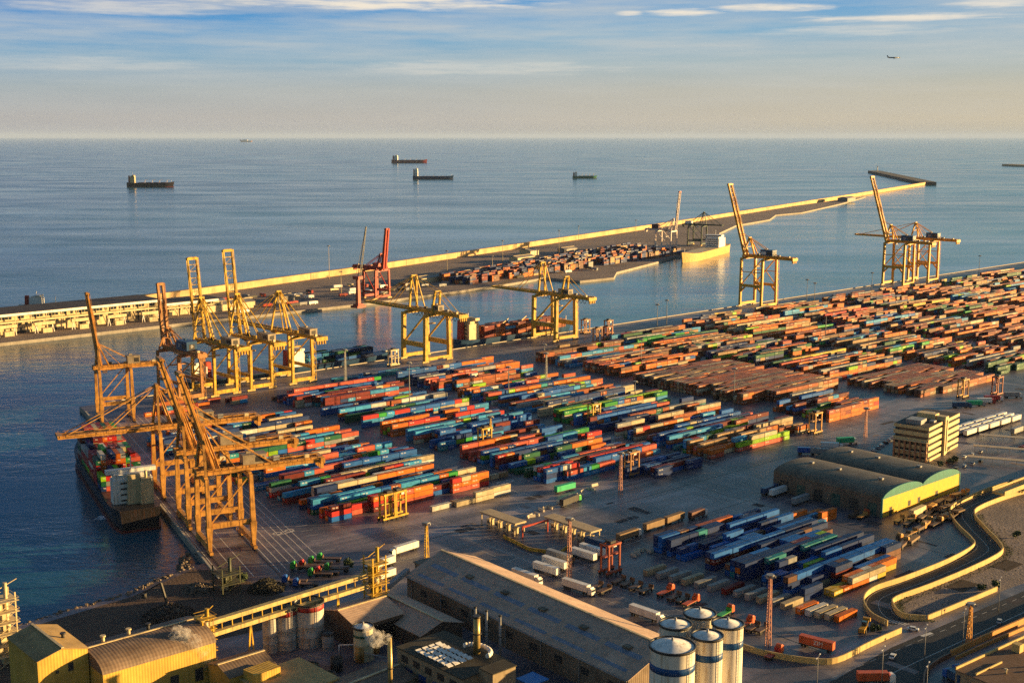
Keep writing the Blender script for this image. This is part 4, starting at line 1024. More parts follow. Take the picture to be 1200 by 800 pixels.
for k in range(4): m = MB(); m.b0(-13.1, -13.02, -13+k*7.5, -9+k*7.5, 0, 5.5); m.build('door', paint('blue_door', (.02, .06, .2)), T)
for k in range(5): m = MB(); m.b0(-13.08, -13.03, -14+k*6.5, -10.5+k*6.5, 7, 9.4); m.build('window', DRK, T)
m = MB(); pts = [(2+4.5*math.cos(a), 0-6+6*math.sin(a), 13.2) for a in [math.pi*(i/12-.5) for i in range(13)]]
for p, q in zip(pts, pts[1:]): m.cyl(p, q, .8, 10)
m.build('duct', WHT, T)
def chimney(label, uv, h, r, mat, z0=0):
    T = thing('chimney', label, 'chimney', (*uv, z0)); m = MB(); m.cyl((0, 0, 0), (0, 0, h), r, 16, r*.92); m.build('stack', mat, T)
    m = MB(); m.cyl((0, 0, h), (0, 0, h+.6), r*1.1, 16); m.build('collar', DRK, T); m = MB(); m.cyl((0, 0, h*.55), (0, 0, h*.55+.25), r*1.35, 16); m.build('collar', DRK, T)
CHM = paint('gold_steel', (.50, .36, .13), .35, .3, (.2, .12, .05), metal=.4)
chimney('shiny gold chimney standing on the plant building roof', (255.5, 309, ), 13, 1.25, CHM, 11.4)
chimney('slim gold chimney with pale smoke at the bottom centre', (224, 315.5), 24, .8, CHM)
for i, (px, py, h) in enumerate([(557, 712, 16), (570, 716, 17), (586, 722, 17)]):
    u, v = G(px, py, h); chimney('thin dark flue, %s from left beside the gold chimney' % ORD[i], (u, v), h, .5, GRY)
shed('shed', 'low grey brown shed with shallow roof in front of the slim chimney', 214, 236, 318, 336, 5, 6.5, TAN, ROOFU, R(4))
shed('shed', 'small brown roofed shed at the bottom edge below the plant building', 226, 240, 283, 296, 5, 6.5, TAN, ROOFB, R(2))
T = thing('canopy', 'bright blue canopy at the bottom edge left of the largest silo', 'canopy', (*G(624, 795, 4), 0), R(2)); m = MB(); m.box((0, 0, 4), (8, 8, .3)); m.build('roof', paint('bright_blue_sheet', (.03, .22, .62), .4, .1), T)
for sx in (-1, 1):
    for sy in (-1, 1): m = MB(); m.bar((sx*3.6, sy*3.6, 0), (sx*3.6, sy*3.6, 3.85), .2); m.build('post', GRY, T)
# pipes and small plant filling the industrial corner
rp = random.Random(4)
for i in range(35):
    rp = random.Random(40+i)
    u, v = rp.uniform(196, 262), rp.uniform(300, 358)
    if 238 < u < 262 and 288 < v < 334 or 212 < u < 238 and 316 < v < 338 or 186 < u < 216 and 331 < v < 372: continue
    T = thing('plant_unit', '%s process unit with pipes, %s one in the plant yard behind the yellow buildings' % (rp.choice(['rusty', 'grey', 'tan']), ORD[min(34, i)]), 'machinery', (u, v, 0), rp.uniform(0, 1))
    m = MB(); w = rp.uniform(2, 5.5); hh = rp.uniform(2, 6.5)
    if rp.random() < .5: m.cyl((0, 0, 0), (0, 0, hh), w/2, 14); m.cyl((0, 0, hh), (0, 0, hh+.6), w/2, 14, .3)
    else: m.box((0, 0, hh/2), (w, w*1.5, hh)); m.box((.3, .2, hh+.4), (w*.5, w*.5, .8))
    m.build('body', rp.choice([GRY, TAN, DRK, ORG, CRM]), T)
    m = MB(); a = rp.uniform(0, 6.28); L_ = rp.uniform(5, 14); m.cyl((0, 0, hh*.7), (L_*math.cos(a), L_*math.sin(a), hh*.7), .22, 8); m.cyl((L_*math.cos(a), L_*math.sin(a), hh*.7), (L_*math.cos(a), L_*math.sin(a), 0), .22, 8); m.build('pipe', rp.choice([GRY, WHT, ORG]), T)

# ------------------------------------------------------------------ gatehouse
def canopy(label, u0, u1, v0, v1, z, n):
    T = thing('gate_canopy', label, 'canopy', ((u0+u1)/2, (v0+v1)/2, 0)); a, b = (u1-u0)/2, (v1-v0)/2
    m = MB(); m.b0(-a, a, -b, b, z-.35, z+.45); m.build('roof', paint('canopy_roof', (.52, .40, .24), .7, .2), T)
    for i in range(n):
        y = -b+1+(2*b-2)*i/(n-1)
        for x in (-a+.5, a-.5): m = MB(); m.bar((x, y, 0), (x, y, z-.35), .4); m.build('pillar', CRM, T)
        if i < n-1: m = MB(); yy = y+(b-1)/(n-1); m.box((0, yy, 1.4), (3, 2.0, 2.8)); m.box((0, yy, 2.95), (3.4, 2.4, .3)); bo = m.build('booth', CRM, T); m = MB(); m.box((0, yy, 1.8), (3.06, 1.6, .9)); m.build('window', GLS, bo)
canopy('flat tan toll gate canopy with booths, left of the two', 371, 378, 420, 446, 6, 5)
canopy('flat tan toll gate canopy with booths, right of the two', 389, 396, 388, 420, 6, 6)
T = thing('entrance_gate', 'dark red steel gate frame between the two toll canopies', 'gate', (381, 416, 0)); m = MB()
m.bar((-9, 0, 0), (-9, 0, 5.6), .5); m.build('post', RED, T); m = MB(); m.bar((7, 0, 0), (7, 0, 5.6), .5); m.build('post', RED, T); m = MB(); m.bar((-9.3, 0, 5.6), (7.3, 0, 5.6), .8, .9); m.build('beam', RED, T)
m = MB(); wall_path(m, [G(590, 630), G(620, 645), G(655, 650), G(668, 640)], .4, 0, 1.6); tag(m.build('fence', YEL), 'low yellow barrier fence in front of the toll canopies', 'fence')

rb = random.Random(77); bm0 = MB(); bm0.add([(-1.5, -.4, 0), (1.5, -.4, 0), (1.5, .4, 0), (-1.5, .4, 0), (-1.5, -.15, .9), (1.5, -.15, .9), (1.5, .15, .9), (-1.5, .15, .9)], [(4, 5, 6, 7), (0, 1, 5, 4), (1, 2, 6, 5), (2, 3, 7, 6), (3, 0, 4, 7)])
b0_ = None
for i in range(60):
    t = i/60; px, py = (742+t*150, 650-t*42) if i < 40 else (620+(i-40)*4.2, 606-(i-40)*1.9)
    u, v = G(px+rb.uniform(-4, 4), py+rb.uniform(-2.5, 2.5))
    if b0_ is None: b0_ = o = bm0.build('concrete_block', CONCL)
    else: o = b0_.copy(); C.objects.link(o)
    o.location = (u, v, 0); o.rotation_euler.z = rb.choice([0, .1, 1.5])+rb.uniform(-.3, .3); o.scale = (rb.uniform(.8, 1.6),)*3
    tag(o, 'small loose concrete block on the open ground right of the toll gates', 'concrete block', 'concrete blocks scattered on the open ground')
# ------------------------------------------------------------------ straddle carriers
def carrier(label, uv, rz, mat, k=1.0):
    T = thing('straddle_carrier', label, 'straddle carrier', (*uv, 0), rz, 'straddle carriers in the yard')
    for sy in (-1, 1):
        m = MB(); m.box((0, sy*2.2*k, 1.7), (9.6, .9, .9)); m.build('wheel_beam', mat, T)
        for x in (-3.4, 3.4): m = MB(); m.bar((x, sy*2.2*k, 2.1), (x, sy*2.2*k, 13.2), .75, .75); m.build('leg', mat, T)
        for x in (-4, -1.5, 1.5, 4): m = MB(); m.cyl((x, sy*2.2*k-.35, .75), (x, sy*2.2*k+.35, .75), .75, 12); m.build('wheel', RUB, T)
    m = MB()
    for sy in (-1, 1): m.box((0, sy*2.2*k, 13.6), (8.4, .7, .9))
    for x in (-3.6, 3.6): m.box((x, 0, 13.6), (.8, 4.6*k, .8))
    m.build('top_frame', mat, T)
    m = MB(); m.box((0, 0, 14.5), (3.2, 3.2, 1.2)); m.build('engine', DRK, T)
    m = MB(); m.box((4.6, 2.2*k, 11.6), (1.8, 1.5, 2.0)); cb = m.build('cabin', WHT, T)
    m = MB(); m.box((5.52, 2.2*k, 11.8), (.06, 1.3, 1.2)); m.build('window', GLS, cb)
    m = MB(); m.box((0, 0, 8.6), (10.4, 1.8, .5)); [m.bar((x, y, 8.7), (x, y, 13.4), .12) for x in (-2, 2) for y in (-.7, .7)]; m.build('spreader', mat, T)
    return T
SC = [(455, 609, 'yellow straddle carrier in front of the nearest yard block', YEL), (466, 606, 'yellow straddle carrier, right one in front of the nearest yard block', YEL), (715, 672, 'red straddle carrier alone on the open lot in front of the warehouse', RST), (696, 497, 'yellow straddle carrier working at the middle yard block', YEL),
      (955, 508, 'orange straddle carrier at the right end of the front stacks', ORG), (568, 527, 'yellow straddle carrier in the lane behind the nearest yard block', YEL), (740, 557, 'dark orange straddle carrier in front of the blue stacks', BRN), (1128, 466, 'orange straddle carrier beside the tan container block', ORG), (1168, 463, 'rust red straddle carrier on the right road above the parked lorries', RST),
      (461, 429, 'pale straddle carrier on the far quay below the stout yellow crane', CRM), (686, 391, 'brown straddle carrier, left of the two by the water', BRN), (713, 392, 'brown straddle carrier, right of the two by the water', BRN), (748-36, 400, 'red brown straddle carrier, lower one near the orange stacks', RST), (700, 402, 'dark straddle carrier near the brown pair on the far quay', BRN)]
for px, py, lab, mt in SC: carrier(lab, G(px, py), R(2), mt)

# ------------------------------------------------------------------ masts and lamps
def mast(label, uv, h, lattice=True, mat=GRY):
    T = thing('light_mast', label, 'light mast', (*uv, 0), 0, 'tall floodlight masts')
    m = MB()
    if lattice:
        w0, w1 = 1.5, .7
        P_ = lambda sx, sy, z: (sx*(w0+(w1-w0)*z/h)/2, sy*(w0+(w1-w0)*z/h)/2, z)
        for sx in (-1, 1):
            for sy in (-1, 1): m.bar(P_(sx, sy, 0), P_(sx, sy, h), .26)
        n = int(h/2.2)
        for i in range(n):
            z0, z1 = h*i/n, h*(i+1)/n; sg = 1 if i % 2 else -1
            m.bar(P_(-sg, -1, z0), P_(sg, -1, z1), .14); m.bar(P_(-1, sg, z0), P_(-1, -sg, z1), .14); m.bar(P_(1, sg, z0), P_(1, -sg, z1), .14)
    else: m.cyl((0, 0, 0), (0, 0, h), .42, 8, .2)
    m.build('pole', mat, T)
    m = MB(); m.cyl((0, 0, h), (0, 0, h+.5), 1.5, 10)
    for k in range(6): a = k*math.pi/3; m.box((1.6*math.cos(a), 1.6*math.sin(a), h-.3), (.7, .7, .8), a)
    m.build('lamp_head', GRY, T)
PINK = paint('faded_pink_mast', (.45, .22, .17), .5, .2)
for px, py, top, lat, mt, lab in [(727, 581, 530, True, PINK, 'pink lattice floodlight mast on the open lot right of the toll gates'), (500, 654, 612, True, YEL, 'yellow lattice floodlight mast above the gable of the huge warehouse'), (667, 678, 606, True, PINK, 'tall pink lattice mast beside the parked white trailers'), (900, 756, 672, True, PINK, 'lattice mast on the right lot between the curved road and silos'),
      (1135, 757, 706, True, ORG, 'orange lattice mast on the roadside wall at lower right'), (405, 452, 410, True, GRY, 'grey mast on the far quay between the yellow trio and stout crane'), (480, 482, 425, False, GRY, 'thin mast rising from the blue stacks below the stout crane'), (575, 522, 488, True, YEL, 'yellow lattice mast in the lane behind the nearest block'), (596, 470, 430, False, GRY, 'thin mast between the middle blocks'),
      (770, 386, 357, False, GRY, 'thin mast on the far quay, left one of two beside the water'), (781, 386, 352, False, GRY, 'thin mast on the far quay, right one of two beside the water'), (945, 360, 328, False, GRY, 'thin mast right of the lone golden crane'), (954, 360, 332, False, GRY, 'shorter mast right of the lone golden crane'), (1021, 348, 320, False, GRY, 'thin mast left of the golden crane pair'), (1147, 322, 300, False, GRY, 'thin mast on the far quay near the right edge'),
      (638, 420, 405, False, GRY, 'short mast at the brown stacks behind the stout crane'), (640, 452, 414, True, GRY, 'grey lattice mast in front of the orange stacks'), (751, 432, 398, False, GRY, 'thin mast amid the orange stacks'), (744, 470, 447, False, GRY, 'mast in the lane before the tan block'), (1014, 512, 478, True, PINK, 'pink lattice mast left of the office block'), (860, 470, 432, False, GRY, 'mast among the blue stacks at the right'), (967, 400, 365, False, GRY, 'mast amid the green stacks at the right')]:
    u, v = G(px, py); x, y, d = PX(u, v, 0); mast(lab, (u, v), max(12, (py-top)*d/FPX*1.02), lat, mt)
for i, (px, py, top) in enumerate([(386, 327, 288), (524, 320, 294), (589, 309, 282), (577, 321, 300), (400, 345, 318), (655, 300, 270), (678, 283, 265), (745, 275, 258)]):
    u, v = G(px, py); x, y, d = PX(u, v, 0); mast('thin pale light pole on the opposite mole, %s from left' % ORD[[0, 2, 4, 3, 1, 5, 6, 7][i]], (u, v), (py-top)*d/FPX, False, CRM)
def streetlamp(label, uv, h=10, rz=0):
    T = thing('street_lamp', label, 'street lamp', (*uv, 0), rz, 'street lamps along the road')
    m = MB(); m.cyl((0, 0, 0), (0, 0, h), .16, 8, .09)
    for sx in (-1, 1): m.bar((0, 0, h-.2), (sx*1.8, 0, h+.25), .1)
    m.build('pole', GRY, T)
    for sx in (-1, 1): m = MB(); m.box((sx*2.1, 0, h+.25), (.9, .35, .18)); m.build('lamp', WHT, T)
for px, py, lab in [(957, 812, 'double armed street lamp in front of the orange red container'), (1033, 802, 'double armed street lamp above the orange lorry'), (1083, 775, 'double armed street lamp between both carriageways'), (1128, 755, 'double armed street lamp left of the orange lattice mast'), (1170, 715, 'double armed street lamp beside the grey van on the road'), (1085, 822, 'street lamp at the bottom edge beside the curved brown wall')]:
    streetlamp(lab, G(px, py), 13, R(20))

# ------------------------------------------------------------------ vehicles
def truck(label, uv, rz, boxmat, cabmat, L=13.4, cab=True, h=2.8, cat='lorry', group='lorries and trailers', flat=False):
    T = thing('lorry' if cab else 'trailer', label, cat if cab else 'trailer', (*uv, 0), rz, group)
    m = MB(); m.box((0, 0, 1.15), (L, 2.4, .35)); m.build('chassis', DRK, T)
    if not flat:
        m = MB(); m.box((0, 0, 1.35+h/2), (L, 2.55, h)); m.box((0, 0, 1.36+h), (L+.06, 2.6, .08)); bo = m.build('cargo_box', boxmat, T)
        m = MB(); m.b0(-L/2-.05, -L/2-.01, -1.15, 1.15, 1.45, 1.25+h); m.build('rear_door', boxmat, bo)
    else:
        m = MB(); m.box((0, 0, 1.45), (L, 2.5, .25)); m.box((L/2-.1, 0, 2.1), (.15, 2.5, 1.2)); m.build('flat_bed', boxmat, T)
    for x in (-L*.40, -L*.30, L*.36):
        for y in (-1.0, 1.0): m = MB(); m.cyl((x, y-.2, .5), (x, y+.2, .5), .5, 10); m.build('wheel', RUB, T)
    if cab:
        x = L/2+1.5
        m = MB(); m.box((x, 0, 1.95), (2.2, 2.45, 2.5), top=(1.9, 2.35)); m.box((x-.2, 0, 3.4), (1.4, 2.2, .5), top=(.9, 2)); cb = m.build('cab', cabmat, T)
        m = MB(); m.box((x+1.04, 0, 2.4), (.08, 2.1, .9)); m.build('windscreen', GLS, cb)
        for y in (-1.0, 1.0): m = MB(); m.cyl((x+.3, y-.2, .5), (x+.3, y+.2, .5), .5, 10); m.build('wheel', RUB, T)
    return T
PB = paint('trailer_white', (.72, .70, .66), .4, .12, (.5, .45, .38)); BRC = paint('brown_tarp', (.24, .16, .09), .8, .25); ORC = paint('orange_red_box', (.52, .10, .03), .5, .2)
CBL = paint('cab_blue', (.02, .10, .38), .3, .1); CGR = paint('cab_green', (.05, .33, .06), .35, .15); CRD = paint('cab_red', (.42, .04, .03), .35, .15); GNB = paint('bright_green_box', (.04, .45, .20), .5, .15)
VV = R(-90); VU = 0
TR = [(615, 680, VV+R(4), PB, PB, 1, 'long white lorry half hidden behind the ridge of the huge warehouse'), (640, 672, VV+R(6), PB, PB, 0, 'white trailer with dark livery stripe beside the tall pink mast'), (650, 665, VV+R(4), PB, PB, 0, 'white trailer behind the striped one by the tall pink mast'), (675, 692, VV+R(6), PB, PB, 1, 'white lorry at the kerb right of the tall pink mast'),
      (755, 724, VV+R(4), PB, PB, 1, 'clean white lorry parked alone left of the silos'), (684, 655, VV+R(4), PB, PB, 0, 'white trailer, left of the pair by the red straddle carrier'), (694, 650, VV+R(4), PB, PB, 0, 'white trailer, right of the pair by the red straddle carrier'), (700, 642, VV+R(4), BLU, BLU, 0, 'dark blue trailer beside the pair of white ones'),
      (655, 657, VV+R(4), GRY, GRY, 0, 'grey trailer under the toll canopy'), (735, 632, VU+R(3), BRC, WHT, 1, 'tan covered lorry, front of the row right of the toll gates'), (766, 620, VU+R(3), BRC, WHT, 0, 'tan covered trailer in the middle of the row right of the toll gates'), (790, 612, VU+R(3), BRC, WHT, 0, 'tan trailer third in the row right of the toll gates'), (816, 607, VU+R(3), paint('maroon_tarp', (.16, .07, .05)), WHT, 1, 'maroon brown lorry at the head of the row right of the toll gates'),
      (662, 597-21, VU, GNB, WHT, 0, 'bright green box trailer beyond the toll gates'), (667, 603-12, VU+R(10), DRK, CGR, 1, 'dark lorry with yellow cab beyond the toll gates'), (448, 665, VU+R(185), PB, WHT, 1, 'white lorry half hidden behind the transfer tower'), (476, 647, VU+R(185), PB, WHT, 1, 'white lorry heading left beside the yellow lattice mast'), (448, 680, VU+R(185), PB, WHT, 0, 'white trailer close behind the transfer tower'),
      (1022, 800, VV+R(50), ORC, WHT, 1, 'orange brown lorry with white cab on the road at the bottom edge'), (820, 642, VV+R(10), PB, WHT, 1, 'lorry with tan box parked across the row of grey containers'), (851, 636-22, VU, BLU, BLU, 1, 'dark lorry left of the blue block beside the curved road'), (895, 668, VV+R(4), CRD, WHT, 0, 'dark red low trailer across the lane of the lower right block'),
      (990, 520, VV+R(60), GNB, WHT, 1, 'green tipper lorry left of the office block'), (945, 532, VV+R(40), CBL, PB, 1, 'blue lorry, left of the three behind the twin roofed warehouse'), (960, 533, VV+R(40), GRY, PB, 1, 'grey lorry, middle of the three behind the twin roofed warehouse'), (972, 526, VV+R(40), PB, PB, 1, 'white lorry, right of the three behind the twin roofed warehouse'),
      (1141, 476, VV+R(50), GNB, GRY, 1, 'green lorry right of the orange straddle carrier'), (1153, 473, VV+R(50), PB, CRD, 1, 'white lorry waiting beneath the rust red straddle carrier'), (1162, 470, VV+R(50), CRD, PB, 1, 'red lorry waiting beneath the rust red straddle carrier'), (1185, 466, VV+R(50), GRY, PB, 1, 'grey lorry with pale cab at the right edge'), (1125, 478, VV+R(50), BLU, BLU, 1, 'dark lorry behind the stair tower of the office'),
      (925, 572, VU+R(3), GRY, GRY, 0, 'grey trailer left of the twin roofed warehouse doors'), (938, 590, VU+R(3), GRY, GRY, 0, 'grey trailer before the twin roofed warehouse doors'), (912, 580, VU+R(3), PB, GRY, 0, 'pale trailer at the corner left of the twin roofed warehouse'), (902, 578, VU+R(3), BLU, GRY, 0, 'dark trailer farthest left of the twin roofed warehouse'), (1100-25, 604, VU+R(5), CRM, GRY, 0, 'pale yellow box trailer in front of the bright yellow wall')]
for px, py, rz, bm_, cm, cb, lab in TR:
    L_ = 13.4 if 'lorry' not in lab or px < 780 else 10.5
    truck(lab, G(px, py), rz, bm_, cm, L_, bool(cb))
T = truck('orange red container trailer with white letters beside the perimeter wall', G(957, 760), VV+R(12), ORC, WHT, 13.0, False)
bo = [c for c in T.children if c.name.startswith('cargo_box')][0]
text_mesh('ZIM', 2.2, WHT, bo, (1.0, -1.32, 2.75), (R(90), 0, 0))
for k, cm in enumerate([CGR, CGR, CGR, CGR, CGR, CRD, CRD, CBL, CBL]):
    px, py = [(358, 667), (379, 661), (389, 657), (398, 669), (379, 675), (368, 665), (387, 673), (349, 683), (362, 687)][k]
    cn = 'green' if k < 5 else 'red' if k < 7 else 'blue'
    truck('%s cabbed flat trailer in the small lot left of the transfer tower, %s %s one' % (cn, ORD[k if k < 5 else k-5 if k < 7 else k-7], cn), G(px, py), R(135), paint('brown_bed', (.14, .08, .05)), cm, 8, True, flat=True)
for k in range(34):
    rr = random.Random(100+k); row = k // 8; i = k % 8
    u, v = 528+i*9.5+rr.uniform(-2, 2), 314-row*6.2+rr.uniform(-1.2, 1.2)+i*.3
    if v < 298-(0 if u < 560 else -12): u -= 34; 
    if v < 300: v += 3
    lab = 'rust brown flat trailer, %s from left in %s row before the bright yellow wall' % (ORD[i], ORD[row])
    truck(lab, (u, v), R(5)+rr.uniform(-.2, .2), rr.choice([paint('brown_bed', (.14, .08, .05)), BRC, ORG]), ORG, rr.choice([7, 9, 11]), rr.random() < .3, h=1.0, flat=rr.random() < .7)
for k, (px, py, mt) in enumerate([(698, 690, 'dark'), (708, 694, 'dark'), (725, 683, 'dark'), (735, 686, 'dark'), (745, 690, 'dark'), (757, 694, 'dark'), (778, 697, 'orange'), (790, 702, 'dark'), (800, 705, 'dark'), (808, 709, 'orange'), (882, 738, 'dark'), (893, 740, 'dark'), (872, 735, 'orange'), (848, 722, 'green'), (665, 662, 'dark'), (650, 655, 'dark'), (1010, 607, 'rusty'), (1000, 605, 'dark'), (905, 780-10, 'red')]):
    truck('%s flat trailer on the open lot, %s in the line left of the silos' % (mt, ORD[k]), G(px, py), R(8), {'dark': paint('brown_bed', (.14, .08, .05)), 'orange': ORC, 'green': CGR, 'rusty': ORG, 'red': CRD}[mt], ORC, 7.5, mt != 'dark', flat=True)
for k in range(15):
    i, j = k % 5, k//5
    truck('white box trailer, %s in %s row of the parked fleet right of the office' % (ORD[i], ORD[j]), (718+i*14.5, 392-j*5.0), R(2), PB, PB, 12.5, False)
for k in range(3): truck('grey box trailer, %s of three at the right edge below the white fleet' % ORD[k], (745+k*15, 365), R(2), GRY, GRY, 12.5, False)
BUSM = paint('bus_roof_tan', (.50, .38, .22), .5, .15)
for k in range(3):
    T = thing('carport', 'long tan roofed carport, %s of three at the right edge' % ORD[k], 'carport', (*G(1178-k*6+4, 517+k*13), 0), R(-62)); L_ = 34
    m = MB(); m.box((0, 0, 3.0), (L_, 5.0, .3)); m.build('roof', BUSM, T)
    for i in range(6):
        m = MB(); x = -L_/2+1+i*(L_-2)/5; m.bar((x, 2.1, 0), (x, 2.1, 2.85), .2); m.build('post', CRM, T)
# cars: one prototype, then copies
def make_car(cn, col):
    T = thing('car', '%s parked car' % cn, 'car', (0, 0, 0))
    bmat = paint('car_paint_'+cn, col, .25, .1, streak=False)
    m = MB(); m.box((0, 0, .55), (4.2, 1.75, .55)); m.box((0, 0, .86), (4.0, 1.7, .1), top=(3.7, 1.6)); m.box((-.2, 0, 1.42), (1.9, 1.42, .06)); bo = m.build('body', bmat, T)
    m = MB(); m.box((-.2, 0, 1.15), (2.7, 1.55, .5), top=(1.8, 1.35)); m.build('windows', GLS, T)
    for x in (-1.3, 1.3):
        for y in (-.8, .8): m = MB(); m.cyl((x, y-.1, .32), (x, y+.1, .32), .32, 12); m.build('wheel', RUB, T)
    return T
protos = {c: None for c in ('white', 'silver', 'black', 'red', 'blue')}
CC = {'white': (.72, .71, .68), 'silver': (.4, .41, .42), 'black': (.02, .02, .022), 'red': (.4, .03, .03), 'blue': (.03, .10, .3)}
def car(cn, uv, rz, label, group='parked cars'):
    if protos[cn] is None: o = protos[cn] = make_car(cn, CC[cn]); o.location = (*uv, 0); o.rotation_euler.z = rz; o['label'] = label; o['group'] = group
    else: o = copy_tree(protos[cn], uv, rz, label, group)
    return o
for k in range(4): car('white' if k < 3 else 'silver', (331-k*.1+6, 303-k*5-6), VV+R(70), '%s car, %s of four parked behind the warehouse ridge' % ('white' if k < 3 else 'silver', ORD[k]))
for k in range(11):
    cn = ['white', 'silver', 'white', 'black', 'silver', 'white', 'blue', 'white', 'silver', 'white', 'black'][k]
    px, py = 1024+k*4.6, 528-k*2.9; car(cn, G(px, py), R(70), '%s car, %s from left in the slanting row beside the office' % (cn, ORD[k]))
for k in range(30):
    cn = random.choice(['white', 'white', 'silver', 'black', 'blue', 'red']); i, j = k % 10, k//10
    car(cn, (712+i*5.2, 345-j*9), R(85), '%s car, %s in %s row of the staff car park at the right edge' % (cn, ORD[i], ORD[j]))
for k in range(14):
    cn = random.choice(['white', 'silver', 'black', 'white', 'red']); px, py = 1092+(k % 7)*9.5, 548+(k//7)*11-(k % 7)*3.0
    car(cn, G(px, py), R(15), '%s car, %s in the %s line in front of the office' % (cn, ORD[k % 7], ORD[k//7]))
car('white', G(1070, 738), VV+R(25), 'white car at the junction below the zebra crossing', 'cars on the road')
car('silver', G(1200-29, 729), R(20), 'silver van like car on the dual carriageway beside the orange wall', 'cars on the road')
car('white', G(1046, 770), R(20), 'white car on the dual carriageway near the bottom edge', 'cars on the road')
T = thing('wheel_loader', 'yellow wheel loader parked inside the perimeter wall', 'wheel loader', (*G(1012, 739), 0), R(20)); YM = paint('loader_yellow', (.5, .27, .03))
m = MB(); m.box((0, 0, 1.5), (4, 2.2, 1.2)); m.box((-2.5, 0, 1.3), (2, 2.2, 1.5)); m.build('body', YM, T); m = MB(); m.box((.6, 0, 2.9), (1.6, 1.7, 1.7)); m.build('cabin', GLS, T)
m = MB(); m.bar((1.5, .8, 1.6), (4, .8, 3.4), .35); m.bar((1.5, -.8, 1.6), (4, -.8, 3.4), .35); m.build('lift_arm', YM, T); m = MB(); m.box((4.6, 0, 3.2), (1.2, 2.8, 1.3)); m.build('bucket', YM, T)
for x in (-2, 1.6):
    for y in (-1.2, 1.2): m = MB(); m.cyl((x, y-.3, .8), (x, y+.3, .8), .8, 12); m.build('wheel', RUB, T)

# ------------------------------------------------------------------ curved road, walls, lower right
def smooth(pts, n=5):
    out = []
    for i in range(len(pts)-1):
        p0, p1, p2, p3 = (Vector(pts[max(0, min(len(pts)-1, i+k))]) for k in (-1, 0, 1, 2))
        for j in range(n):
            t = j/n; out.append(tuple(.5*((2*p1)+(-p0+p2)*t+(2*p0-5*p1+4*p2-p3)*t*t+(-p0+3*p1-3*p2+p3)*t**3)))
    return out+[tuple(pts[-1])]
outer_px = [(1270, 535), (1200, 563), (1165, 573), (1125, 590), (1113, 602), (1122, 618), (1138, 634), (1140, 643), (1110, 660), (1060, 680), (1025, 692), (1012, 705), (1020, 722), (1040, 733)]
inner_px = [(1290, 548), (1220, 572), (1180, 584), (1148, 597), (1142, 606), (1155, 622), (1172, 640), (1172, 651), (1140, 668), (1090, 689), (1050, 704), (1047, 713), (1058, 724), (1085, 727)]
OP = smooth([G(*p) for p in outer_px]); IP = smooth([G(*p) for p in inner_px])
m = MB(); m.sheet(OP+IP[::-1], .004); struct(m.build('curved_road', ROAD))
m = MB(); m.sheet([G(*p) for p in [(900, 830), (980, 795), (1045, 758), (1080, 743), (1200, 692), (1300, 650), (1330, 668), (1200, 727), (1115, 765), (1090, 785), (1080, 830)]], .006); struct(m.build('main_road', ROAD))
m = MB(); mid = [((a[0]+b[0])/2, (a[1]+b[1])/2) for a, b in zip(OP, IP)]
m.ribbon(mid, .18, .012); m.ribbon([(a[0]*.9+b[0]*.1, a[1]*.9+b[1]*.1) for a, b in zip(OP, IP)], .15, .012); m.ribbon([(a[0]*.1+b[0]*.9, a[1]*.1+b[1]*.9) for a, b in zip(OP, IP)], .15, .012)
q0, q1 = G(1020, 800), G(1280, 680)
m.ribbon([q0, q1], .25, .014)
for k in range(26):
    a = k/26; p = Vector(G(960, 800)).lerp(Vector(G(1280, 664)), a); q = Vector(G(960, 800)).lerp(Vector(G(1280, 664)), a+.018); m.ribbon([tuple(p), tuple(q)], .2, .014)
for k in range(7):
    p = Vector(G(1041, 727)).lerp(Vector(G(1062, 731)), k/6); m.ribbon([(p.x-1.5, p.y), (p.x+1.5, p.y-.4)], .5, .016)
m.ribbon([G(1080, 745), G(1092, 741)], 1.6, .016)
struct(m.build('road_lines', LINE))
WALLW = paint('yellow_parapet', (.58, .42, .16), .7, .2, (.36, .24, .10), .2)
i0 = len(OP)
m = MB(); wall_path(m, OP, .5, 0, 2.3); tag(m.build('wall', WALLW), 'long yellow parapet wall on the outer side of the curved road', 'wall')
m = MB(); wall_path(m, IP, .5, 0, 2.3); tag(m.build('wall', WALLW), 'long yellow parapet wall on the inner side of the curved road', 'wall')
m = MB(); wall_path(m, smooth([G(*p) for p in [(1056, 741), (1020, 757), (981, 776), (950, 777), (905, 770), (870, 760), (840, 745)]]), .5, 0, 2.2); tag(m.build('wall', WALLW), 'yellow perimeter wall bending round the orange red container trailer', 'wall')
m = MB(); wall_path(m, smooth([G(*p) for p in [(1087, 726), (1130, 708), (1168, 692)]]), .6, 0, 2.0); tag(m.build('wall', WALLW), 'short straight yellow wall between the curved road and the carriageway', 'wall')
OW = paint('orange_wall', (.55, .27, .07), .7, .2)
m = MB(); wall_path(m, [G(*p) for p in [(1114, 769), (1150, 752), (1200, 730), (1290, 690)]], .7, 0, 2.4); wall_path(m, [G(*p) for p in [(1120, 773), (1155, 757), (1210, 733)]], .5, 0, 1.4); tag(m.build('wall', OW), 'orange double barrier wall along the far side of the carriageway', 'wall')
m = MB(); wall_path(m, smooth([G(*p) for p in [(1114, 770), (1095, 780), (1083, 795), (1084, 830)]]), .5, 0, 2.0); tag(m.build('wall', paint('brown_wall', (.20, .09, .05))), 'curved red brown wall at the bottom right beside the carriageway', 'wall')
m = MB(); m.sheet([G(*p) for p in [(1145, 598), (1220, 572), (1320, 600), (1320, 640), (1180, 690), (1090, 722), (1060, 720), (1050, 706), (1120, 676), (1172, 650), (1172, 640), (1155, 622)]], .003); struct(m.build('bare_ground', SAND))
m = MB()
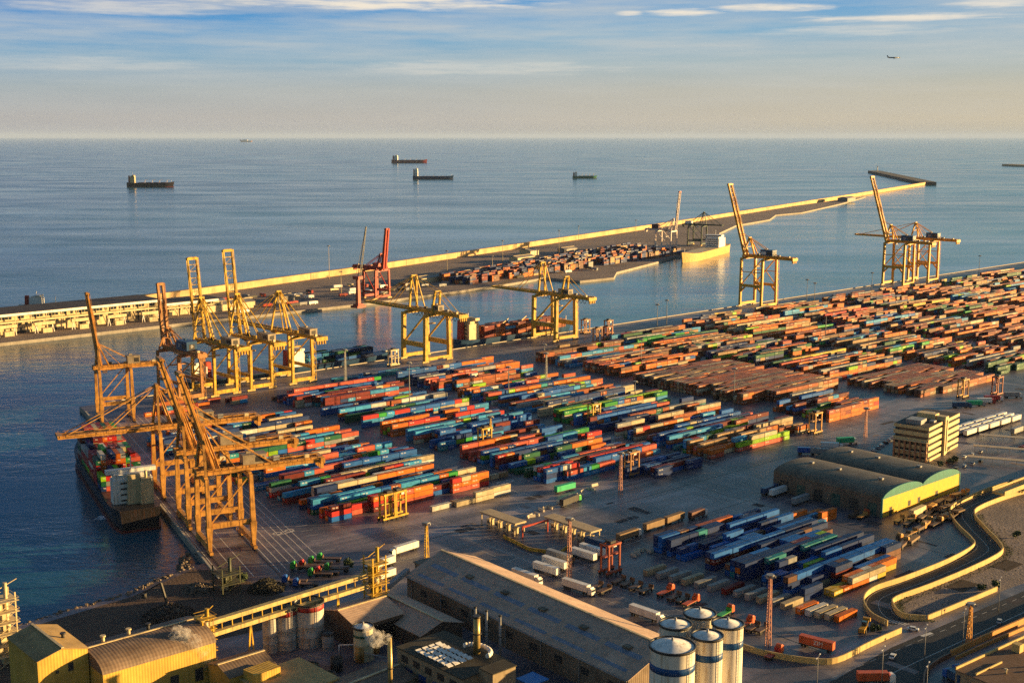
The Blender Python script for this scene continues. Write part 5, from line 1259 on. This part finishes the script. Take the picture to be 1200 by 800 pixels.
for cx, cy in ((1180, 662), (1128, 686)):
    u, v = G(cx, cy); m.b0(u-7, u+7, v-4, v+4, .012, .05)
struct(m.build('patched_paving', paint('dark_patch', (.06, .04, .03), .9)))
c0, c1, c2 = Vector(G(1120, 783, 6)), Vector(G(1215, 739, 6)), Vector(G(1170, 803, 6))
du, dv = (c1-c0)*1.4, (c2-c0)*1.9
T = thing('low_building', 'low flat roofed brown building with yellow lit parapet in the bottom right corner', 'building', (0, 0, 0))
poly = [tuple(c0), tuple(c0+du), tuple(c0+du+dv), tuple(c0+dv)]
m = MB(); m.prism(poly, 0, 5.4); m.build('wall', TAN, T); m = MB(); m.prism([tuple(c0+(du+dv)*.5+(Vector(p)-c0-(du+dv)*.5)*1.01) for p in poly], 5.4, 5.75); m.build('roof', paint('brown_felt_roof', (.17, .105, .07), .85, .25), T)
m = MB(); wall_path(m, [poly[0], poly[1]], .5, 5.75, 6.6); wall_path(m, [tuple(c0+dv*.22+du*.02), tuple(c0+dv*.22+du*.24)], .4, 5.75, 6.4); m.build('parapet', WALLW, T)
m = MB(); p = c0+du*.42+dv*.16; m.box((p.x, p.y, 7.2), (3.0, 3.0, 3)); m.build('roof_hut', WALLW, T)
for fx, fy in ((.15, .4), (.3, .45), (.55, .3), (.62, .55), (.4, .7)):
    m = MB(); p = c0+du*fx+dv*fy; m.cyl((p.x, p.y, 5.7), (p.x, p.y, 7.2), .35, 8); m.cyl((p.x, p.y, 7.2), (p.x, p.y, 7.5), .6, 8); m.build('roof_vent', CRM, T)
for px, py, cm, lab in [(1120, 800, CBL, 'dark blue lorry cab in the yard at the bottom right'), (1131, 795, CBL, 'second dark blue lorry beside the low brown building')]:
    truck(lab, G(px, py), R(70), BLU, cm, 6, True)
# overpass at the right edge
T = thing('overpass', 'yellow concrete flyover ramp entering at the right edge', 'bridge', (0, 0, 0)); a, b = Vector(G(1170, 577, 5)), Vector(G(1290, 530, 9))
m = MB(); m.bar((a.x, a.y, 4.5), (b.x, b.y, 8), 7, 1.2); m.build('deck', WALLW, T)
d = (b-a).normalized(); nn = Vector((-d.y, d.x))*3.4
for sg in (-1, 1): m = MB(); m.bar((a.x+nn.x*sg, a.y+nn.y*sg, 5.6), (b.x+nn.x*sg, b.y+nn.y*sg, 9.1), .4, 1.4); m.build('parapet', WALLW, T)
for k in (.35, .7): p = a.lerp(b, k); m = MB(); m.box((p.x, p.y, 2.4), (2, 5, 4.8)); m.build('pier', CONC, T)

# ------------------------------------------------------------------ shore, scrap, plants
m = MB(); m.sheet([(60, 474), (149, 460), (203, 466), (236, 479), (246, 470), (250, 420), (238, 398), (150, 412), (60, 418)], .004); struct(m.build('soil_yard', SOIL))
def lump(name, label, cat, uv, r, h, mat, seed, squash=1.0, kind=None, n=700, size=.5):
    rr = random.Random(seed); m = MB()
    for i in range(n):
        a = rr.uniform(0, 6.283); d = math.sqrt(rr.random()); z = h*(1-d)**.8*rr.uniform(.55, 1.05)
        x, y = r*d*math.cos(a), r*squash*d*math.sin(a); w = size*rr.uniform(.5, 1.5)
        m.box((x, y, max(.1, z)), (w, w*rr.uniform(.5, 1.6), w*rr.uniform(.4, 1)), rr.uniform(0, 3), top=(w*rr.uniform(.2, .9), w*rr.uniform(.2, .9)))
    m.cyl((0, 0, -.2), (0, 0, h*.75), r*.8, 18, .5)
    o = m.build(name, mat, None, (*uv, 0)); tag(o, label, cat, None, kind); return o
lump('scrap_heap', 'dark heap of tangled scrap on the brown shore yard behind the yellow hall', 'scrap heap', G(198, 722), 11, 6, paint('scrap_metal', (.07, .055, .045), .6, .5, (.16, .09, .05)), 1)
lump('scrap_heap', 'low rubble heap at the foot of the dark loading hopper', 'scrap heap', G(232, 690), 7, 3, ROCK, 2, n=350)
lump('ore_heap', 'dark conical heap beside the small lot of coloured cabs', 'heap', G(312, 690), 8, 5.5, paint('ore_dark', (.05, .045, .03), .9, .4), 3, n=500)
T = thing('excavator', 'dark material handler with bent boom on the shore yard', 'excavator', (*G(200, 715), 0), R(120)); m = MB(); m.box((0, 0, .7), (4.5, 3.4, 1)); m.build('undercarriage', DRK, T)
m = MB(); m.box((0, 0, 2.3), (4, 3, 2)); m.build('body', paint('dark_orange_body', (.14, .06, .03)), T)
m = MB(); m.bar((1.5, 0, 2.6), (4, 0, 11), .8); m.build('boom', DRK, T); m = MB(); m.bar((4, 0, 11), (12, 0, 6), .55); m.build('stick', DRK, T); m = MB(); m.box((12, 0, 4.6), (1.4, 1.4, 2)); m.build('grab', DRK, T)
rr = random.Random(9); m = MB()
path = [(40, 479), (100, 474), (149, 464.5), (171, 468.5), (203, 470.5), (236, 483.5), (243, 500)]
for a, b in zip(path, path[1:]):
    n = int(math.dist(a, b)*3.2)
    for i in range(n):
        t = rr.random(); x = a[0]+(b[0]-a[0])*t+rr.gauss(0, 1.2); y = a[1]+(b[1]-a[1])*t+rr.uniform(-2, 3.5); s_ = rr.uniform(.6, 1.7)
        m.box((x, y, -.2-max(0, y-(a[1]+(b[1]-a[1])*t))*.7+rr.uniform(-.3, .4)), (s_, s_*rr.uniform(.6, 1.3), s_*.8), rr.uniform(0, 3), top=(s_*.6, s_*.5))
tag(m.build('riprap', ROCK), 'rough brown boulders edging the shore at the lower left', 'rocks', kind='stuff')
LEAF = soil('leaf_green', (.025, .045, .012), (.07, .10, .03), .8)
def bush(label, uv, r, h, seed, nm='shrub', cat='shrub', trunk=.8):
    rr = random.Random(seed); T = thing(nm, label, cat, (*uv, 0))
    m = MB(); m.cyl((0, 0, 0), (0, 0, h*.5), .18, 6, .08)
    for k in range(4): a = k*1.6+rr.random(); m.cyl((0, 0, h*.35), (r*.6*math.cos(a), r*.6*math.sin(a), h*.75), .08, 5, .03)
    m.build('trunk', paint('bark', (.09, .06, .04), .9), T)
    m = MB(); cl = [(rr.uniform(-.6, .6)*r, rr.uniform(-.6, .6)*r, h*rr.uniform(.4, .85), rr.uniform(.3, .55)*r) for _ in range(7)]
    for i in range(420):
        x, y, z, q = rr.choice(cl); d = Vector((rr.gauss(0, 1), rr.gauss(0, 1), rr.gauss(0, 1))).normalized()*q*rr.random()**.4; s_ = rr.uniform(.14, .34)
        a1 = Vector((rr.gauss(0, 1), rr.gauss(0, 1), rr.gauss(0, 1))).normalized(); a2 = a1.orthogonal().normalized()
        c = Vector((x, y, max(.2, z)))+d; m.add([c-a1*s_-a2*s_, c+a1*s_-a2*s_, c+a1*s_+a2*s_, c-a1*s_+a2*s_], [(0, 1, 2, 3)])
    m.build('crown', LEAF, T)
for i, (px, py, r, h, lab) in enumerate([(408, 667, 2.6, 5, 'small round tree in the lot left of the transfer tower'), (1093, 551, 2.5, 3, 'green shrub at the front corner of the office block'), (1101, 548, 2.2, 4, 'taller green shrub by the office stair tower'), (1112, 543, 2.6, 2.6, 'broad green shrub right of the office stair tower'), (1120, 540, 2, 2.6, 'small green shrub at the right end of the office'), (1168, 688, 2.5, 2.5, 'scrubby bush at the end of the short yellow wall'), (1150, 690, 2, 2, 'small scrubby bush behind the short yellow wall'), (1190, 630, 2.2, 3, 'lone bush on the bare ground inside the road loop'), (1025, 738, 2.5, 1.6, 'low green bush beside the wheel loader'), (1186, 575, 4, 5, 'green tree below the flyover ramp'), (1196, 578, 4, 6, 'second green tree below the flyover ramp at the right edge'), (285, 682, 3, 4, 'dark bush between the loading hopper and the dark heap'), (274, 686, 2.6, 3.4, 'dark bush at the foot of the loading hopper')]):
    bush(lab, G(px, py), r, h, 50+i, 'tree' if h > 4 else 'shrub', 'tree' if h > 4 else 'shrub')
# weeds and road signs
rr = random.Random(15); m = MB()
for a, b in zip(IP[18:], IP[19:]):
    for i in range(40):
        t = rr.random(); x = a[0]+(b[0]-a[0])*t+rr.uniform(.5, 3); y = a[1]+(b[1]-a[1])*t-rr.uniform(.5, 4); s_ = rr.uniform(.15, .45)
        m.add([(x, y, .01), (x+s_, y+rr.uniform(-.2, .2), s_*rr.uniform(.3, 1)), (x+s_*.3, y+s_, s_*rr.uniform(.3, 1.2))], [(0, 1, 2)])
for i in range(500):
    u, v = rr.uniform(430, 560), rr.uniform(238, 300); cx, cy, _ = PX(u, v)
    if not (cx > 1060 and cy > 600 and v < 262+max(0, u-520)*.9): continue
    s_ = rr.uniform(.2, .6); m.add([(u, v, .01), (u+s_, v+rr.uniform(-.2, .2), s_*rr.uniform(.3, 1)), (u+s_*.3, v+s_, s_*rr.uniform(.3, 1.2))], [(0, 1, 2)])
tag(m.build('weeds', LEAF), 'scrubby weeds along the walls of the curved road', 'weeds', kind='stuff')
for px, py, lab in [(1066, 729, 'small round road sign at the mouth of the curved road'), (1036, 737, 'small round road sign beside the wheel loader'), (1100, 745, 'small round road sign on the carriageway verge'), (1160, 640, 'small round road sign at the bend of the curved road'), (1140, 716, 'small round road sign by the short yellow wall')]:
    T = thing('road_sign', lab, 'road sign', (*G(px, py), 0), R(30), 'road signs'); q = MB(); q.bar((0, 0, 0), (0, 0, 2.6), .09); q.build('post', GRY, T); q = MB(); q.cyl((0, -.05, 2.7), (0, -.1, 2.7), .4, 12); q.build('sign_face', WHT, T)
# smoke
def smoke(label, pts, dens):
    m = MB()
    for (x, y, z, r) in pts:
        n = 10; base = len(m.v)
        vs, fs = [], []
        for i in range(1, n):
            for j in range(n*2): a, b = math.pi*i/n, math.pi*j/n; vs.append((x+r*math.sin(a)*math.cos(b), y+r*math.sin(a)*math.sin(b), z+r*math.cos(a)))
        w = n*2
        for i in range(n-2):
            for j in range(w): fs.append((i*w+j, (i+1)*w+j, (i+1)*w+(j+1) % w, i*w+(j+1) % w))
        fs += [list(range(w)), [(n-2)*w+w-1-j for j in range(w)]]
        m.add(vs, fs)
    mt = bpy.data.materials.new('smoke'); mt.use_nodes = True; nt = mt.node_tree; nt.nodes.clear(); o = N(nt, 'ShaderNodeOutputMaterial'); p = N(nt, 'ShaderNodeVolumePrincipled')
    p.inputs['Color'].default_value = (.95, .93, .9, 1)
    nz = noise(nt, .6, 5, .65); rp_ = ramp(nt, nz, [(.42, (0, 0, 0)), (.68, (1, 1, 1))])
    ml = N(nt, 'ShaderNodeMath', operation='MULTIPLY'); ml.inputs[1].default_value = dens; nt.links.new(rp_.outputs[0], ml.inputs[0]); nt.links.new(ml.outputs[0], p.inputs['Density']); nt.links.new(p.outputs[0], o.inputs['Volume'])
    tag(m.build('smoke', mt), label, 'smoke', kind='stuff')
def pp(px, py, z, r): u, v = G(px, py, z); return (u, v, z, r)
def plume(px0, py0, z0, px1, py1, z1, r0, r1, n, seed):
    rr = random.Random(seed); out = []
    for i in range(n):
        t = i/(n-1); a, b = G(px0, py0, z0), G(px1, py1, z1); r = r0+(r1-r0)*t
        out.append((a[0]+(b[0]-a[0])*t+rr.gauss(0, r*.55), a[1]+(b[1]-a[1])*t+rr.gauss(0, r*.55), z0+(z1-z0)*t+rr.gauss(0, r*.5), r*rr.uniform(.6, 1.1)))
    return out
smoke('pale smoke drifting from the slim gold chimney over the round tank', plume(457, 747, 24.4, 432, 748, 26, .6, 2.6, 40, 1), .42)
smoke('pale steam drifting in front of the long yellow hall', plume(246, 778, 6, 210, 745, 18, 1.6, 3.2, 46, 2), .26)
# aeroplane
dirv = Vector((0, 0, 0)); u, v = G(1042, 200); k = 4300/math.hypot(u, v); zz = H+4300*((160-74)/FPX)*.99
T = thing('aeroplane', 'small dark airliner flying low over the horizon', 'aeroplane', (u*k, v*k, zz), V1)
AM = paint('airliner_grey', (.22, .25, .30), .4, .1, streak=False)
m = MB(); m.cyl((-18, 0, 0), (14, 0, 0), 2.0, 12); m.cyl((14, 0, 0), (19, 0, -.4), 2.0, 12, .4); m.cyl((-18, 0, 0), (-24, 0, 1), 2.0, 12, .4); m.build('fuselage', AM, T)
for sy in (-1, 1):
    m = MB(); m.add([(3, sy*1.5, -.8), (-3, sy*1.5, -.8), (-8, sy*17, .6), (-6, sy*17, .6), (3, sy*1.5, -.3), (-3, sy*1.5, -.3), (-8, sy*17, .8), (-6, sy*17, .8)], [(0, 1, 2, 3), (7, 6, 5, 4), (0, 3, 7, 4), (1, 5, 6, 2), (2, 6, 7, 3)]); m.build('wing', AM, T)
    m = MB(); m.cyl((2.5, sy*6, -2), (-2, sy*6, -2), 1.1, 10); m.build('engine', AM, T)
    m = MB(); m.add([(-20, sy*.5, 1), (-23, sy*.5, 1), (-25, sy*6, 1.3), (-23.5, sy*6, 1.3), (-20, sy*.5, 1.3), (-23, sy*.5, 1.3), (-25, sy*6, 1.5), (-23.5, sy*6, 1.5)], [(0, 1, 2, 3), (7, 6, 5, 4), (0, 3, 7, 4), (1, 5, 6, 2)]); m.build('tailplane', AM, T)
m = MB(); m.add([(-18, -.2, 1.5), (-23.5, -.2, 1.5), (-26, -.2, 7.5), (-23.5, -.2, 7.5), (-18, .2, 1.5), (-23.5, .2, 1.5), (-26, .2, 7.5), (-23.5, .2, 7.5)], [(0, 1, 2, 3), (7, 6, 5, 4), (0, 4, 5, 1), (2, 6, 7, 3), (1, 5, 6, 2), (3, 7, 4, 0)]); m.build('tail_fin', AM, T)

# ------------------------------------------------------------------ sky, sun, camera
SUN_AZ, SUN_EL = 80.0, 6.0          # azimuth clockwise from the viewing direction
sa = HEAD-R(SUN_AZ)
sd = Vector((math.cos(sa)*math.cos(R(SUN_EL)), math.sin(sa)*math.cos(R(SUN_EL)), math.sin(R(SUN_EL))))
li = bpy.data.lights.new('sun', 'SUN'); li.energy = 5.0; li.angle = R(.53); li.color = (1.0, .64, .25)
lo = bpy.data.objects.new('sun', li); C.objects.link(lo); lo.rotation_euler = (-sd).to_track_quat('-Z', 'Y').to_euler(); lo.location = (0, 0, 500)
W = bpy.data.worlds.new('World'); bpy.context.scene.world = W; W.use_nodes = True; nt = W.node_tree; nt.nodes.clear()
wo = N(nt, 'ShaderNodeOutputWorld'); bg = N(nt, 'ShaderNodeBackground'); nt.links.new(bg.outputs[0], wo.inputs[0])
SKY = .05; bg.inputs['Strength'].default_value = SKY
st = N(nt, 'ShaderNodeTexSky'); st.sky_type = 'NISHITA'; st.sun_disc = False; st.sun_elevation = R(SUN_EL); st.sun_rotation = math.pi/2-sa; st.air_density = 1.2; st.dust_density = 1.5; st.ozone_density = 3.0
tc = N(nt, 'ShaderNodeTexCoord'); sx = N(nt, 'ShaderNodeSeparateXYZ'); nt.links.new(tc.outputs['Generated'], sx.inputs[0])
el = N(nt, 'ShaderNodeMath', operation='ARCSINE'); nt.links.new(sx.outputs['Z'], el.inputs[0])
rt = N(nt, 'ShaderNodeVectorRotate', rotation_type='Z_AXIS'); rt.inputs['Angle'].default_value = math.pi/2-HEAD; nt.links.new(tc.outputs['Generated'], rt.inputs['Vector'])
s2 = N(nt, 'ShaderNodeSeparateXYZ'); nt.links.new(rt.outputs[0], s2.inputs[0])
az = N(nt, 'ShaderNodeMath', operation='ARCTAN2'); nt.links.new(s2.outputs['X'], az.inputs[0]); nt.links.new(s2.outputs['Y'], az.inputs[1])
def lin(r, g, b): return tuple(((c/255+.055)/1.055)**2.4 if c > 10 else c/255/12.92 for c in (r, g, b))
EXPO = 1.7
K = 1/(SKY*2**EXPO)
def mr(src, a, b):
    n = N(nt, 'ShaderNodeMapRange'); n.inputs[1].default_value = a; n.inputs[2].default_value = b; nt.links.new(src, n.inputs[0]); return n.outputs[0]
h1 = mr(el.outputs[0], 0, R(7))
LOW = [(0, lin(172, 166, 160)), (.10, lin(190, 183, 172)), (.28, lin(182, 182, 174)), (.46, lin(158, 182, 192)), (.64, lin(126, 174, 204)), (.84, lin(86, 156, 210)), (1, lin(58, 134, 204))]
rl_ = ramp(nt, h1, LOW)
left = ramp(nt, h1, [(0, lin(166, 164, 168)), (.12, lin(176, 173, 171)), (.30, lin(160, 174, 180)), (.5, lin(118, 166, 198)), (.7, lin(70, 146, 206)), (.9, lin(30, 112, 190)), (1, lin(22, 96, 178))])
right = ramp(nt, h1, [(0, lin(184, 175, 154)), (.10, lin(206, 191, 162)), (.30, lin(196, 190, 170)), (.48, lin(172, 186, 186)), (.68, lin(140, 178, 202)), (.88, lin(104, 162, 208)), (1, lin(74, 140, 204))])
fL = ramp(nt, mr(az.outputs[0], R(-24), R(2)), [(0, (1, 1, 1)), (1, (0, 0, 0))]); fR = mr(az.outputs[0], R(-2), R(24))
c = mix(nt, fL.outputs[0], rl_.outputs[0], left.outputs[0]); c = mix(nt, fR, c, right.outputs[0])
cv = N(nt, 'ShaderNodeCombineXYZ')
for src, k_, i in ((az.outputs[0], 5.0, 0), (el.outputs[0], 62.0, 1)):
    mm = N(nt, 'ShaderNodeMath', operation='MULTIPLY'); mm.inputs[1].default_value = k_; nt.links.new(src, mm.inputs[0]); nt.links.new(mm.outputs[0], cv.inputs[i])
nz = N(nt, 'ShaderNodeTexNoise'); nz.inputs['Scale'].default_value = 1.3; nz.inputs['Detail'].default_value = 7; nz.inputs['Roughness'].default_value = .6; nt.links.new(cv.outputs[0], nz.inputs['Vector'])
cr = ramp(nt, nz.outputs['Fac'], [(.34, (0, 0, 0)), (.78, (.85,)*3)])
hi = ramp(nt, h1, [(.12, (.15,)*3), (.6, (1,)*3)])
cf = mix(nt, 1.0, cr.outputs[0], hi.outputs[0], 'MULTIPLY')
c = mix(nt, cf, c, lin(205, 205, 200))
# the few distinct bright clouds
def M(op, a, b=None, c_=None):
    n = N(nt, 'ShaderNodeMath', operation=op)
    for i, v_ in enumerate((a, b, c_)):
        if v_ is None: continue
        if hasattr(v_, 'links'): nt.links.new(v_, n.inputs[i])
        else: n.inputs[i].default_value = v_
    return n.outputs[0]
nz2 = N(nt, 'ShaderNodeTexNoise'); nz2.inputs['Scale'].default_value = 4.0; nz2.inputs['Detail'].default_value = 6; nz2.inputs['Roughness'].default_value = .65; nt.links.new(cv.outputs[0], nz2.inputs['Vector'])
def az_el(px, py):
    dx = (px-600)/FPX; dy = (400-py)/FPX; cp, sp = math.cos(PITCH), math.sin(PITCH)
    f, k_ = cp+dy*sp, -sp+dy*cp; return math.atan2(dx, f), math.atan2(k_, math.hypot(dx, f))
tot = None
for px, py, w, h_, a_ in [(440, 2, 190, 11, 1.0), (300, -6, 200, 10, .8), (140, 8, 120, 9, .55), (905, 9, 70, 5, .95), (800, 15, 45, 5, 1.0), (1050, 21, 110, 5, .9), (738, 16, 18, 3, .8), (1180, 2, 70, 7, .8), (560, 80, 180, 9, .35), (1000, 36, 120, 6, .4), (90, 75, 160, 8, .25)]:
    a0, e0 = az_el(px, py)
    dx = M('DIVIDE', M('SUBTRACT', az.outputs[0], a0), w/FPX); dy = M('DIVIDE', M('SUBTRACT', el.outputs[0], e0), h_/FPX)
    r2 = M('ADD', M('MULTIPLY', dx, dx), M('MULTIPLY', dy, dy))
    v_ = M('ADD', M('SUBTRACT', 1.0, r2), M('MULTIPLY', M('SUBTRACT', nz2.outputs['Fac'], .46), 3.6))
    n = N(nt, 'ShaderNodeMapRange', interpolation_type='SMOOTHSTEP'); n.inputs[1].default_value = -.1; n.inputs[2].default_value = 1.5; n.inputs[4].default_value = a_; nt.links.new(v_, n.inputs[0])
    tot = n.outputs[0] if tot is None else M('MAXIMUM', tot, n.outputs[0])
c = mix(nt, tot, c, lin(243, 232, 214))
sc_ = N(nt, 'ShaderNodeVectorMath', operation='SCALE'); sc_.inputs['Scale'].default_value = K; nt.links.new(c, sc_.inputs[0])
mid = mix(nt, fL.outputs[0], lin(146, 186, 206), lin(60, 110, 164)); mid = mix(nt, fR, mid, lin(116, 206, 224))
ms = N(nt, 'ShaderNodeVectorMath', operation='SCALE'); ms.inputs['Scale'].default_value = K; nt.links.new(mid, ms.inputs[0])
aa = N(nt, 'ShaderNodeMath', operation='ABSOLUTE'); nt.links.new(az.outputs[0], aa.inputs[0]); inview = mr(aa.outputs[0], R(75), R(45))
e2 = mr(el.outputs[0], R(34), R(18)); mf = M('MULTIPLY', inview, e2)
upper = mix(nt, mf, st.outputs[0], ms.outputs[0])
blend = N(nt, 'ShaderNodeMapRange', interpolation_type='SMOOTHSTEP'); blend.inputs[1].default_value = R(7); blend.inputs[2].default_value = R(11); nt.links.new(el.outputs[0], blend.inputs[0])
lowm = mix(nt, inview, st.outputs[0], sc_.outputs[0])
fin = mix(nt, blend.outputs[0], lowm, upper)
nt.links.new(fin, bg.inputs['Color'])

hz = MB(); hz.b0(-195000, 195000, -195000, 195000, -14, 470); hm = bpy.data.materials.new('haze_air'); hm.use_nodes = True; hn = hm.node_tree; hn.nodes.clear()
ho_ = N(hn, 'ShaderNodeOutputMaterial'); hv_ = N(hn, 'ShaderNodeVolumePrincipled'); hv_.inputs['Color'].default_value = (.42, .58, .95, 1); hv_.inputs['Density'].default_value = 1.0e-5; hn.links.new(hv_.outputs[0], ho_.inputs['Volume'])
hz = hz.build('haze', hm); hz['kind'] = 'stuff'; hz['label'] = 'thin sea haze hanging over the harbour and the water'
cam = bpy.data.cameras.new('camera'); co = bpy.data.objects.new('camera', cam); C.objects.link(co)
cam.sensor_width = 36; cam.lens = FPX/1200*36; cam.clip_start = 1; cam.clip_end = 400000
co.location = (0, 0, H); co.rotation_euler = (math.pi/2-PITCH, 0, HEAD-math.pi/2)
S = bpy.context.scene; S.camera = co
S.view_settings.view_transform = 'Standard'; S.view_settings.look = 'None'; S.view_settings.exposure = EXPO; S.view_settings.gamma = 1
S.cycles.max_bounces = 5; S.cycles.diffuse_bounces = 2; S.cycles.glossy_bounces = 3; S.cycles.volume_bounces = 1; S.cycles.use_denoising = False
S.cycles.sample_clamp_indirect = 4
